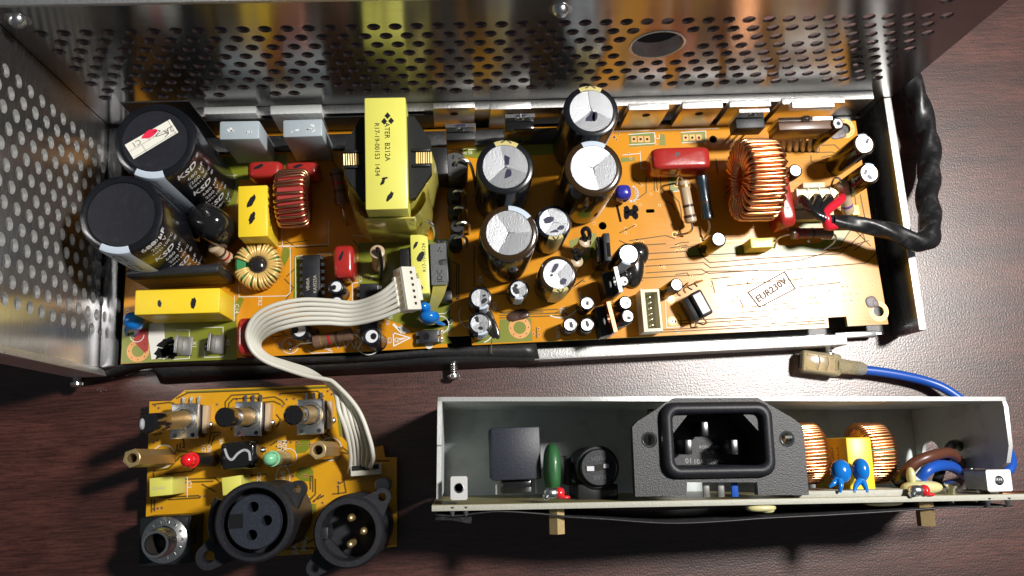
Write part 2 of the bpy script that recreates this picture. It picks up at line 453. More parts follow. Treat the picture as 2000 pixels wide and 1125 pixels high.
# ================================================================== CHASSIS
CH = Thing('metal_chassis', 'bare perforated metal chassis with tall brushed back wall, end panel and low side flange', 'chassis', T3(25, 80, 0))
def W(x, y, z): return Vector((x - 25, y - 80, z))          # world mm -> chassis local
YW, XL, XR, ZR = 123.9, -122.0, 169.4, 94.0
MW = T3(0, YW - 80, 0) @ RX(90)
holes = []
big = (68.1, 64.7, 8.3)
A = 6.256; RP = 5.41
for r in range(9):
    z = 79.2 - r * RP
    x0 = -113.6 + (A / 2 if r % 2 else 0); k = 43 if r % 2 else 44
    for i in range(k):
        x = x0 + i * A
        if (x - big[0]) ** 2 + (z - big[1]) ** 2 < (big[2] + 3.6) ** 2: continue
        if r == 8 and i in (1, 2, 7, 11, 12, 19, 25, 28, 33, 39): continue
        if r in (2, 4) and i in (36, 31) and r == 2: continue
        if abs(x + 60) < 0: continue
        holes.append(circle(x - 25, z, 1.98, 14))
for x, z in ((-116, 87.1), (150, 88.5)): holes.append(circle(x - 25, z, 2.3, 14))
for x in (-66, 4, 70, 93.5): holes.append(circle(x - 25, 34.6, 2.3, 14))
holes.append(circle(big[0] - 25, big[1], big[2], 40))
g = Geo().prism([(-125 - 25, 0), (XR - 25, 0), (XR - 25, ZR), (-125 - 25, ZR)], -0.9, 0, holes, 0, MW, side=1, hole_mi=0)
g.build('back_wall', ['brush_x', 'alu_cut'], CH.o, label='tall brushed metal wall with staggered rows of round holes', smooth=30)
Geo().box(W(18, YW + 25.5, ZR - 0.2), (288, 51, 1.6), 0, 0.3).build('rim_flange', 'alu_cut', CH.o)  # depth beyond view is extended to shade the table behind the wall
# left perforated end panel
ML = Matrix(((0, 0, 1, XL - 25), (1, 0, 0, -80), (0, 1, 0, 0), (0, 0, 0, 1)))
holes = []
for c in range(13):
    y = 48.4 + c * 5.315
    for r in range(13):
        z = 12.2 + r * 6.82 + (3.4 if c % 2 else 0)
        if z < 91: holes.append(circle(y, z, 2.0, 14))
g = Geo().prism([(35.8, 0), (YW - 0.2, 0), (YW - 0.2, ZR), (35.8, ZR)], -1.4, 0, holes, 0, ML, side=1, hole_mi=1)
g.build('end_panel', ['brush_y', 'alu_cut'], CH.o, label='perforated metal end panel standing beside the two largest capacitors', smooth=30)
Geo().box(W(XL - 4.6, 80, 48), (0.8, 87, 92), 0).build('outer_cover', 'pale_plate', CH.o, label='pale plate just outside the perforated end panel')
Geo().box(W(XL + 2.9, 79.5, 6.6), (5.2, 87.4, 12.8), 0, 0.8).build('end_ledge', 'brush_y', CH.o)
# front lip of the end panel, turned outwards
Geo().box(W(XL - 5.2, 34.6, 47), (11.5, 2.4, 94), 0, 0.3).build('end_lip', 'alu_cut', CH.o)
# floor tray and side flange
Geo().box(W(22, 79.5, 1.2), (281, 88, 1.6), 0).build('tray', 'steel', CH.o)
Geo().box(W(23, 78.5, 2.6), (282, 84, 0.5), 0).build('tray_liner', 'film', CH.o, label='black insulating liner under the main circuit board')
g = Geo().box(W(XR - 1.5, 79, 9.7), (2.9, 89.4, 18.9), 0, 0.25)
g.m = [1 if abs((sum((g.v[i] for i in f), Vector()) / len(f)).z - 19.1) < 0.2 else 0 for f in g.f]
g.build('side_flange', ['brush_y', 'alu_cut'], CH.o, label='low metal side flange with a pale sawn top edge')
g = Geo().box(W(86, 33.4, 5.4), (116, 4.0, 9.2), 0, 0.5)
g.build('front_lip', 'alu_cut', CH.o, label='front metal lip with a coarse bright sawn edge')
Geo().box(W(150, 35.6, 3.5), (16, 2.4, 3.0), 0, 0.3).build('front_tab', 'steel', CH.o)
def screw(parent, loc, rot, r=2.2, l=4.0, label=None):
    gg = Geo().lathe([(0, 0), (r * .55, 0), (r * .55, l), (r, l), (r * 0.98, l + 0.8), (r * .6, l + 1.5), (0, l + 1.6)], 20)
    for k in range(4): gg.lathe([(r * .55, .4 + k * .8), (r * .68, .8 + k * .8), (r * .55, 1.2 + k * .8)], 16)
    gg.box((0, 0, l + 1.6), (r * 1.1, 0.4, 0.25), 1)
    return gg.build('screw', ['tin', 'dark_hole'], parent, loc, rot, label)
screw(CH.o, W(-131, 35.5, 8), RX(90))
screw(CH.o, W(-1, 32, 4.2), RX(90))
screw(CH.o, W(138.5, 32, 5), RX(90), 2.0, 3)
for x, z in ((-116, 87.1), (34.4, 87.2)):
    Geo().lathe([(0, 2.0), (1.5, 1.9), (2.2, 1.2), (2.4, 0), (3.4, 0), (3.5, -.3)], 24).build('rivet', 'tin', CH.o, W(x, YW - 0.1, z), RX(90))
Geo().lathe([(8.3, -5), (8.25, .2), (8.6, .35), (9.0, .1)], 44).build('hole_collar', 'alu_cut', CH.o, W(big[0], YW, big[1]), RX(90), 'raised collar of the large round cable hole')
# heat spreader rail on the wall foot, spacer blocks in front of it
g = Geo().box(W(34.5, YW - 1.7, 18), (249, 3.2, 15), 0, 0.15)
g.m = [1 if (sum((g.v[i] for i in f), Vector()) / len(f)).z > 25.3 else 0 for f in g.f]
g.build('heat_rail', ['alu_block', 'alu_cut'], CH.o, label='long metal heat rail along the foot of the back wall')
HT = 31.0
def wall_block(pa, pb, py0, py1, h, name='spacer_block', m='alu_block', mtop='alu_cut', thick=None, hole=True, label=None):
    a = CH.p(pa, py0, h); b = CH.p(pb, py0, h); c = CH.p((pa + pb) / 2, py1, h)
    y1 = (a.y + b.y) / 2; y0 = c.y
    if thick: y0 = y1 - thick
    gg = Geo().box(((a.x + b.x) / 2, (y0 + y1) / 2, (h + 13.6) / 2), (b.x - a.x, y1 - y0, h - 13.6), 0, 0.2)
    gg.m = [1 if (sum((gg.v[i] for i in f), Vector()) / len(f)).z > h - 0.4 else 0 for f in gg.f]
    if hole: gg.disc(1.5, 0, 16, 2, T3((a.x + b.x) / 2, y0 - 0.06, h - 5) @ RX(90))
    o = gg.build(name, [m, mtop, 'dark_hole'], CH.o, label=label)
    return o
for pa, pb, y0, y1 in ((398, 500, 208, 222), (528, 628, 205, 222), (845, 927, 200, 211), (957, 1037, 199, 213), (1227, 1306, 201, 214), (1332, 1411, 197, 211), (1424, 1505, 195, 208), (1527, 1649, 190, 202)):
    left = pa < 700
    wall_block(pa, pb, y0, y1, 31 if not left else 30, m='paste' if left else 'alu_block', mtop='paste' if left else 'alu_cut', hole=not left,
               label='metal spacer block smeared with white thermal paste' if left else None)
# black insulating plates behind the big capacitors and the transformer
a = CH.p(228, 186, 46); b = CH.p(362, 186, 46)
Geo().box(((a.x + b.x) / 2 + 1, YW - 80 - 6.2, 29), (b.x - a.x, 0.5, 33), 0).build('insulating_sheet', 'film', CH.o, label='black insulating sheet standing behind the labelled capacitor')
a = CH.p(400, 225, 24); b = CH.p(846, 215, 24)
Geo().box(((a.x + b.x) / 2, YW - 80 - 4.6, 19.5), (b.x - a.x, 0.5, 12), 0).build('insulating_sheet', 'film', CH.o)
Geo().box((-25 - 30, YW - 80 - 9.5, 14.0), (148, 6, 1.4), 0, 0.3).build('rail_foot', 'film', CH.o)
# dirt speck and black film draped over the front
A_, B_ = [], []
fa = [(60, 770, 1), (150, 742, 6), (205, 724, 9), (262, 706, 12.5), (330, 703, 12.5), (450, 700, 12.4), (600, 697, 11.6), (720, 693, 11.4), (870, 680, 11.4), (1047, 671, 11.5)]
fb = [(62, 776, .6), (152, 748, 4), (215, 738, 6), (275, 722, 8), (340, 716, 9), (455, 714, 9), (610, 712, 9), (730, 706, 9.4), (880, 696, 10.2), (1053, 699, 10.6)]
for (x, y, z) in fa: A_.append(CH.p(x, y, z))
for (x, y, z) in fb: B_.append(CH.p(x, y, z))
A_ = smoothpath(A_[1:], 5); B_ = smoothpath(B_[1:], 5)
g = Geo().ribbonstrip(A_, B_)
low = [Vector((p.x + .3, min(p.y - .6, -80 + 30.6), 1.2)) for p in B_[12:]]
g.ribbonstrip(B_[12:], low)
FILM = g
MTf = CH.M
fg = Geo(); fg.v = [MTf @ p for p in g.v]; fg.f = g.f; fg.m = g.m
cx = sum((p for p in fg.v), Vector()) / len(fg.v); cx.z = 0
fg.v = [p - cx for p in fg.v]
o = fg.build('insulating_film', 'film', None, cx)
md = o.modifiers.new('thickness', 'SOLIDIFY'); md.thickness = 0.0004; md.offset = 0
single(o, 'crumpled black plastic film strip draped along the front edge of the main board', 'plastic film')

# ================================================================== MAIN CIRCUIT BOARD
MB = Thing('main_circuit_board', 'long amber circuit board crowded with capacitors, coils and a transformer inside the chassis', 'circuit board', T3(22, 76, 13))
Bo = MB.o
outline = MB.xy([(236, 710.6), (243, 580), (262, 264), (1627, 237), (1671, 236), (1675, 262), (1693, 372), (1712, 500), (1735, 633), (1656, 637), (1653, 618), (1617, 620), (1619, 640), (922, 674), (920, 655), (872, 657), (874, 678)])
mh = [(270, 685, 2.1), (1015, 640, 2.2), (1716, 608, 2.0), (1650, 251, 2.2)]
hol = []
for x, y, r in mh:
    q = MB.p(x, y); hol.append(circle(q.x, q.y, r, 20))
for x, y, r in ((1177, 441, 1.5), (1393, 272, 1.5)):
    q = MB.p(x, y); hol.append(circle(q.x, q.y, r, 16))
q = MB.p(1270, 412); hol.append([(q.x + dx, q.y + dy) for dx, dy in ((-1.6, -.45), (-1.2, -.7), (1.2, -.7), (1.6, -.45), (1.6, .45), (1.2, .7), (-1.2, .7), (-1.6, .45))])
Geo().prism(outline, -1.6, 0, hol, 0, side=1, hole_mi=1).build('board_plate', ['pcb_mask', 'pcb_edge'], Bo, smooth=30)
Z1, Z2, Z3, Z4 = 0.05, 0.09, 0.13, 0.17
# bare mask areas
g = Geo()
for poly in ([(239, 640), (262, 632), (330, 628), (462, 622), (462, 702), (236.8, 709.5)], [(430, 305), (560, 300), (560, 345), (468, 352), (462, 402), (438, 404)],
             [(700, 474), (798, 470), (880, 466), (880, 636), (812, 642), (700, 606)], [(816, 676), (884, 670), (872, 656), (886, 640), (884, 618), (812, 650)],
             [(976, 624), (1037, 621), (1040, 666), (928, 671.5), (942, 652), (975, 650)], [(900, 270), (1096, 262), (1098, 300), (938, 310), (900, 306)],
             [(1213, 308), (1240, 307), (1240, 314), (1213, 317)], [(1228, 264), (1240, 258), (1276, 258), (1278, 284), (1230, 287)], [(1290, 262), (1298, 262), (1300, 284), (1288, 284)],
             [(1330, 258), (1378, 256), (1380, 278), (1330, 280)], [(1344, 484), (1440, 476), (1460, 486), (1600, 474), (1660, 430), (1672, 440), (1640, 478), (1604, 492), (1440, 497), (1344, 500)],
             [(1112, 470), (1164, 454), (1166, 492), (1136, 520), (1122, 545)], [(575, 500), (592, 499), (590, 590), (573, 592)], [(800, 300), (850, 296), (846, 320), (800, 330)],
             [(553, 480), (570, 490), (556, 520), (548, 505)], [(1305, 344), (1326, 342), (1328, 370), (1312, 376), (1306, 362)], [(1562, 434), (1602, 431), (1604, 444), (1562, 446)],
             [(445, 608), (470, 578), (476, 585), (462, 620), (446, 622)]):
    p = MB.xy(poly); g.add([(x, y, Z1) for x, y in p], [list(range(len(p)))])
g.build('bare_mask_area', 'pcb_olive', Bo, label='olive green areas of the board without copper')
# scored trace outlines
tr = Geo()
lines = [[(1262, 520), (1374, 513), (1388, 523), (1560, 509), (1696, 470)], [(1262, 508), (1371, 500), (1386, 513), (1480, 505), (1640, 496), (1700, 442)], [(1225, 545), (1372, 536), (1382, 530), (1520, 528), (1690, 514), (1712, 494)],
         [(1255, 496), (1340, 491), (1344, 500), (1440, 495)], [(1262, 533), (1370, 526), (1384, 534), (1480, 528)], [(1600, 284), (1630, 283), (1640, 292)], [(1588, 298), (1626, 297), (1640, 304)], [(1584, 304), (1584, 316), (1592, 318), (1610, 318)],
         [(1605, 307), (1640, 300)], [(1660, 440), (1700, 480)], [(1640, 480), (1668, 440)], [(1672, 420), (1690, 470), (1668, 490)],
         [(1320, 536), (1342, 533), (1346, 539)], [(1388, 545), (1424, 541)], [(1390, 548), (1396, 571)], [(1325, 627), (1412, 622), (1500, 618)], [(1325, 633), (1412, 628), (1510, 622)], [(1270, 650), (1420, 642), (1612, 631)], [(1270, 646), (1420, 637), (1610, 626)],
         [(1420, 558), (1520, 548), (1560, 546)], [(1234, 333), (1234, 345), (1252, 362)], [(1262, 345), (1262, 376), (1246, 388)], [(1290, 345), (1291, 380), (1297, 392), (1312, 398), (1318, 410)], [(1278, 345), (1278, 372)], [(1282, 345), (1284, 372)],
         [(1308, 360), (1308, 376), (1326, 394), (1330, 410), (1332, 440), (1322, 462)], [(1100, 330), (1120, 350), (1120, 380)], [(870, 500), (870, 580), (898, 580)], [(896, 520), (896, 584)], [(892, 520), (892, 584)], [(884, 510), (898, 520)],
         [(926, 480), (926, 560), (940, 560)], [(936, 550), (960, 575), (1000, 573)], [(965, 604), (982, 612), (1060, 609)], [(976, 616), (1100, 611)], [(976, 621), (1100, 616)], [(976, 610), (1090, 604)], [(1100, 608), (1108, 616)], [(1120, 560), (1140, 545)],
         [(1085, 612), (1100, 602), (1108, 600)], [(1126, 556), (1136, 548), (1142, 550)], [(560, 540), (575, 526)], [(556, 545), (573, 562), (556, 590)], [(548, 590), (570, 588)], [(540, 600), (560, 598)], [(262, 612), (300, 606)], [(530, 650), (552, 648), (556, 655)], [(530, 658), (552, 656)],
         [(470, 470), (540, 478), (600, 470)], [(560, 470), (580, 484), (640, 480)], [(640, 300), (660, 330)], [(690, 470), (702, 484)], [(1170, 520), (1152, 545)], [(1210, 455), (1240, 440)], [(1230, 470), (1300, 460), (1318, 466)], [(1210, 470), (1232, 480), (1300, 476)],
         [(1318, 478), (1330, 474), (1345, 473)], [(1330, 484), (1345, 482)], [(1310, 484), (1342, 479)], [(1235, 545), (1255, 548)], [(1398, 310), (1402, 340)], [(1600, 420), (1660, 400), (1664, 420)], [(1668, 372), (1672, 402)], [(1680, 380), (1690, 430)],
         [(1330, 640), (1330, 620), (1322, 612)], [(1450, 610), (1520, 604), (1560, 602)], [(1460, 600), (1540, 592)], [(1560, 560), (1640, 552)], [(1445, 585), (1452, 600)], [(960, 690), (960, 660)], [(1048, 660), (1048, 640)], [(1196, 590), (1206, 600)]]
for L in lines:
    tr.strip(MB.xy(L), 0.36, Z2)
for dx in range(7):
    q = [(1497 + dx * 0, 0)]
for i in range(8):
    x0 = 1500 + i * 13.4; tr.strip(MB.xy([(x0 - 6, 290), (x0 - 4, 297), (x0 + 2, 299), (x0 + 6, 296), (x0 + 7, 289)]), 0.28, Z2)
tr.build('trace_outline', 'trace', Bo)
# vias: pad ring plus dark drill
va = Geo(); vpos = [(1252, 362), (1246, 388), (1271, 379), (1284, 372), (1232, 309), (1208, 262), (1201, 268), (1204, 273), (1198, 268), (1281, 281), (1290, 520), (1297, 522), (1350, 540), (1362, 543), (1388, 545), (1424, 541), (1396, 571), (1390, 560), (1318, 628), (1324, 636), (1412, 628), (1425, 630), (1440, 580), (1450, 600), (1460, 552), (1470, 546),
     (1553, 547), (1565, 544), (1620, 568), (1645, 560), (1655, 560), (1668, 559), (1680, 559), (1704, 558), (1648, 575), (1661, 574), (1674, 573), (1650, 588), (1663, 587), (1677, 586), (1582, 582), (1592, 581), (1582, 593), (1594, 592), (1580, 630), (1586, 622), (1540, 598), (1500, 612), (1510, 632), (1555, 621), (1322, 478), (1331, 485), (1322, 490), (1345, 485), (1228, 300),
     (1052, 642), (1053, 654), (1106, 613), (1100, 601), (894, 584), (1042, 652), (1110, 602), (1124, 558), (1122, 548), (1148, 495), (1240, 440), (1160, 436), (1244, 470), (1255, 473), (1222, 447), (1222, 455), (1312, 400), (1250, 400), (1288, 401), (560, 655), (532, 662), (556, 592), (1236, 410), (566, 636), (1240, 395), (1232, 393), (910, 372), (925, 382), (250, 608), (1555, 480), (1548, 483), (1610, 340), (1590, 334), (1605, 620), (1590, 545), (1480, 545)]
for x, y in vpos:
    q = MB.p(x, y); va.disc(0.55, Z2, 12, 0, T3(q.x, q.y)); va.disc(0.27, Z3, 8, 1, T3(q.x, q.y))
for x, y, r in mh:
    q = MB.p(x, y); n = 28
    v = [(q.x + (r + 0.05) * math.cos(2 * PI * k / n), q.y + (r + 0.05) * math.sin(2 * PI * k / n), Z2) for k in range(n)] + [(q.x + (r + 1.75) * math.cos(2 * PI * k / n), q.y + (r + 1.75) * math.sin(2 * PI * k / n), Z2) for k in range(n)]
    va.add(v, [[k, (k + 1) % n, n + (k + 1) % n, n + k] for k in range(n)], 0)
    for k in range(8): va.disc(0.2, Z3, 8, 1, T3(q.x + (r + 1.0) * math.cos(k * PI / 4), q.y + (r + 1.0) * math.sin(k * PI / 4)))
for bx, by in ((1238, 272), (1339, 269)):
    for i in range(3):
        q = MB.p(bx + i * 13, by); va.box((q.x, q.y, Z2), (2.0, 2.4, 0.06), 0); va.disc(0.52, Z4, 12, 1, T3(q.x, q.y))
for x, y in ((1310, 584), (1313, 627)):
    q = MB.p(x, y); va.disc(1.7, Z2, 20, 0, T3(q.x, q.y)); va.disc(0.75, Z3, 14, 2, T3(q.x, q.y, .02)); va.disc(0.4, Z4, 12, 1, T3(q.x, q.y, .03))
for x, y in ((1318, 458), (1373, 468), (1321, 360), (567, 671), (567, 683), (636, 660), (862, 647), (862, 661), (1580, 470), (1620, 464)):
    q = MB.p(x, y); va.disc(1.1, Z2, 16, 0, T3(q.x, q.y)); va.lathe([(0.8, Z2), (0.5, .5), (0.3, .9), (0, 1.0)], 12, 2, T3(q.x, q.y))
va.build('plated_hole', ['pad', 'dark_hole', 'solder'], Bo)
# silkscreen
sk = Geo()
def sl(pts, w=0.26, closed=False, mi=0): sk.strip(MB.xy(pts), w, Z3, mi, closed)
for c in ([(577, 501), (592, 499)], [(577, 501), (578, 588)], [(620, 497), (646, 495), (646, 500)], [(690, 553), (700, 552)], [(688, 553), (688, 604)], [(550, 440), (552, 482), (642, 477), (642, 430)], [(545, 481), (567, 480), (567, 572), (560, 578), (467, 580), (466, 530)],
          [(305, 632), (458, 626), (458, 578)], [(345, 645), (370, 644), (370, 700), (338, 702), (338, 690)], [(398, 640), (436, 639), (436, 697), (400, 698), (400, 684)], [(690, 549), (694, 504), (700, 503)], [(690, 460), (800, 470)],
          [(1227, 263), (1278, 259), (1280, 280), (1229, 283)], [(1330, 259), (1378, 256), (1379, 277), (1332, 279)], [(1216, 303), (1250, 300)], [(1250, 296), (1252, 329), (1274, 328)], [(1311, 375), (1326, 373)], [(1252, 563), (1250, 580), (1257, 648), (1264, 652), (1286, 648)],
          [(1299, 585), (1328, 580)], [(1299, 585), (1302, 640), (1330, 638)], [(876, 294), (930, 292)], [(848, 266), (900, 264), (900, 268), (848, 270)], [(1040, 259), (1062, 258), (1062, 264), (1040, 265)], [(525, 284), (553, 282), (553, 288), (525, 290)], [(420, 280), (440, 279)], [(650, 278), (680, 276)],
          [(1524, 492), (1640, 484)], [(1526, 490), (1526, 480)], [(1556, 431), (1600, 428)], [(844, 614), (870, 612), (880, 600)], [(1195, 257), (1404, 251)], [(1100, 600), (1104, 610)], [(600, 684), (610, 690), (650, 688)], [(634, 682), (646, 681)]):
    sl(c)
def ring(x, y, r, w=0.25, mi=0, a0=0, a1=360):
    q = MB.p(x, y); n = 28; sk.strip([(q.x + r * math.cos(math.radians(a0 + (a1 - a0) * k / n)), q.y + r * math.sin(math.radians(a0 + (a1 - a0) * k / n))) for k in range(n + 1)], w, Z3, mi)
ring(567, 675, 2.8); ring(860, 634, 3.0, 0.3, 0, -120, 120); ring(720, 668, 4.5, .3); ring(925, 615, 5.2, .25, 0, 150, 330); ring(938, 644, 4.7, .35, 0, -75, 20); ring(1093, 580, 7.6, .4, 0, -120, 10); ring(1560, 620, 0.6); ring(268, 655, 2.3, .25, 0, 180, 360); ring(1230, 378, 3.0, .7, 0, -90, 60); ring(890, 470, 3.2, .25, 0, 180, 360)
# zigzag, warning triangle, lightning flash
z = []
for i in range(8): z.append((652 + i * 8, 680 if i % 2 else 664))
sl(z, .3); ring(648, 674, 2.0, .28, 0, 90, 270)
sl([(768, 650), (801, 660), (769, 676)], .42, True); sl([(776, 662), (793, 660), (776, 666)], .3, True); ring(775, 664, .7, .25)
sl([(769, 634), (784, 649), (784, 638), (799, 648)], .9); sl([(779, 640), (789, 650), (795, 645)], .8)
q = MB.p(838, 674); sk.disc(1.4, Z3, 16, 0, T3(q.x, q.y))
def st(s, x, y, size, ang, mi=0, bold=0.0, mirror=False):
    q = MB.p(x, y); sk.text(s, size, T3(q.x, q.y, Z3) @ RZ(ang), mi, bold=bold, mirror=mirror)
for s_, x, y, z_, a in (('C14', 463, 603, 2.0, -90), ('TR2', 508, 588, 2.0, -90), ('X1', 380, 672, 1.9, -90), ('X2', 445, 668, 1.9, -90), ('C2', 761, 665, 1.9, -90), ('C10', 757, 626, 1.9, -90), ('R2', 764, 620, 1.4, -90), ('C7', 881, 629, 1.9, 60), ('IC1', 876, 648, 1.7, -90), ('R25', 938, 547, 1.8, -90), ('C28', 966, 598, 1.9, -90), ('C', 1013, 612, 2.0, 0), ('C106', 1090, 650, 2.0, -90),
                        ('R2', 1097, 607, 1.8, -90), ('C31', 1243, 376, 1.8, -90), ('C', 1284, 268, 2.6, 90), ('R2 mm 57', 892, 286, 1.4, 0), ('R7 mm 58', 905, 299, 1.6, 0), ('D6', 1545, 443, 1.4, -90), ('C5', 545, 672, 1.8, -90), ('IC6', 704, 545, 1.6, 90), ('R2', 726, 543, 1.6, 90), ('L1', 460, 345, 1.8, -90), ('R60', 1190, 567, 1.5, -90)):
    st(s_, x, y, z_, a)
st('1', 1404, 600, 2.4, 90, 1); st('04', 1432, 590, 2.0, 90, 1)
# white printed patches
for p in ([(292, 632), (320, 628), (322, 660), (316, 700), (296, 702), (290, 660)], [(318, 702), (334, 700), (334, 690), (318, 694)], [(1318, 644), (1322, 650), (1330, 648)]):
    pp = MB.xy(p); sk.add([(x, y, Z2) for x, y in pp], [list(range(len(pp)))], 0)
sk.build('silkscreen_print', ['silk', 'silk_dim'], Bo, label='white printed outlines, reference numbers and warning triangle on the amber board')
# black ink: stamp frame with lettering, marker digits, glue smears
ik = Geo()
def il(pts, w=0.3, closed=False): ik.strip(MB.xy(pts), w, Z4, 0, closed)
il([(1461, 571), (1532, 531), (1553, 564), (1483, 600)], .5, True)
st_ = Geo(); st_.v, st_.f, st_.m = ik.v, ik.f, ik.m; ik = st_
q = MB.p(1507, 566); ik.text('EUR230V', 3.5, T3(q.x, q.y, Z4) @ RZ(30), 0, bold=.03)
def blob(g_, T_, x, y, rx, ry, ang, z, mi=0, jit=.16, n=14): 
    q = T_.p(x, y, z); g_.disc(rx, z, n, mi, T3(q.x, q.y, 0), ry=ry, jit=jit, rot=math.radians(ang))
ik.build('stamp', 'stamp_ink', Bo, label='black rubber stamp frame with lettering'); ik = Geo()
il([(1205, 402), (1212, 432)], .8)
for x, y in ((1224, 409), (1224, 421), (1241, 408), (1241, 421), (1233, 415)): blob(ik, MB, x, y, 1.5, 1.1, 90, Z4)
for x, y, a, b in ((325, 668, 3.0, 1.5), (318, 690, 2.8, 2.0), (330, 684, 2.6, 1.8), (335, 694, 1.6, 1.4)): blob(ik, MB, x, y, a, b, 20, Z3 + .01, 0, .3)
ik.build('ink_mark', 'marker_black', Bo, label='black marker scribbles on the amber board')
rd = Geo()
pp = MB.xy([(263, 643), (289, 641), (290, 680), (284, 690), (262, 668)]); rd.add([(x, y, Z2 + .02) for x, y in pp], [list(range(len(pp)))]); 
rd.build('red_print', 'red_core', Bo)

# ---------------------------------------------------------------- electrolytic capacitors
def can_top(R, z, rot, arms=3, amp=0.05):
    gg = Geo(); n = 12
    for k in range(arms):
        a0 = rot + 2 * PI * k / arms; a1 = a0 + 2 * PI / arms; am = (a0 + a1) / 2 + random.uniform(-.4, .4)
        tx, ty = amp * math.cos(am), amp * math.sin(am)
        v = [(0, 0, z)]
        for i in range(n + 1):
            a = a0 + (a1 - a0) * i / n; x, y = R * math.cos(a), R * math.sin(a); v.append((x, y, z + tx * x + ty * y))
        gg.add(v, [[0, i, i + 1] for i in range(1, n + 1)], 0)
        gg.box((R * .48, 0, z + .02), (R * .94, R * .035, 0.06), 1, M=RZ(math.degrees(a0)))
    return gg
def elcap(px, py, dpx, h, label, stripe='blue', sdir=-90, arms=3, rot=20, marks=(), text=(), tilt=None, top='can_alu', sleeve='sleeve', disc=0.77, T=MB, ink='ink_violet'):
    tp = T.p(px, py, h); R = dpx * T.mm(px, py, h) / 2
    M = Matrix.Identity(4)
    if tilt:
        M = RZ(tilt[1]) @ RY(tilt[0]) @ RZ(-tilt[1])
        tp = tp - (M @ Vector((0, 0, h)) - Vector((0, 0, h)))
    rd = R * disc; c = min(1.1, R * .16)
    prof = [(0, 0.2), (R * .93, 0.2), (R * .98, .6), (R * .98, 1.6), (R * .93, 2.0), (R * .93, 2.5), (R, 2.9), (R, h - c), (R - c * .3, h - c * .3), (R - c, h), (rd + c * .15, h + .02), (rd, h - .2)]
    b = Geo().lathe(prof, 40).build('electrolytic_capacitor', sleeve, T.o, (tp.x, tp.y, 0), M, label, smooth=32)
    can_top(rd + .05, h - .12, math.radians(rot), arms).build('can_top', [top, 'score'], b, smooth=None)
    if marks:
        mk = Geo()
        for (a, r, rx, ry, an) in marks:
            mk.disc(rx * R, h + .06, 12, 0, T3(r * R * math.cos(math.radians(a)), r * R * math.sin(math.radians(a))), ry=ry * R, jit=.18, rot=math.radians(an))
        mk.build('ink_mark', ink, b)
    if stripe:
        w = 26; e = .035; gg = Geo(); a0 = math.radians(sdir - w); a1 = math.radians(sdir + w); n = 10
        pr = [(R + e, 3), (R + e, h - c), (R - c * .3 + e, h - c * .3 + e), (R - c, h + e), (rd + c * .2, h + e + .02)]
        v = [(r * math.cos(a0 + (a1 - a0) * i / n), r * math.sin(a0 + (a1 - a0) * i / n), z) for r, z in pr for i in range(n + 1)]
        gg.add(v, [[j * (n + 1) + i, j * (n + 1) + i + 1, (j + 1) * (n + 1) + i + 1, (j + 1) * (n + 1) + i] for j in range(len(pr) - 1) for i in range(n)], 0)
        if stripe == 'gold':
            for s2 in (-1, 1):
                a = a0 + (a1 - a0) * (.5 + .22 * s2)
                gg.tube([((R - c * 1.0) * math.cos(a), (R - c * 1.0) * math.sin(a), h + .1), ((R - .1) * math.cos((a0 + a1) / 2), (R - .1) * math.sin((a0 + a1) / 2), h - c * .5)], .22, 5, 1)
        else:
            a = (a0 + a1) / 2
            for s2 in (-1, 1):
                an = a + s2 * .12; gg.tube([((R + e) * math.cos(an), (R + e) * math.sin(an), h - c * 1.2), ((R + e) * math.cos(an), (R + e) * math.sin(an), h * .75)], .1, 4, 1)
        gg.build('polarity_stripe', ['stripe_gold' if stripe == 'gold' else 'stripe_blue', 'ink'], b)
    if text:
        tg = Geo()
        for (s_, size, th, zz, it, bo) in text: tg.text(s_, size, None, 0, wrap=(R + .05, math.radians(th), zz), italic=it, bold=bo)
        tg.build('sleeve_print', 'print_white', b)
    return b
def rimtext(T_, b, s_, R, h, th, size):
    """letters lying on the rounded shoulder of a small can"""
    pass
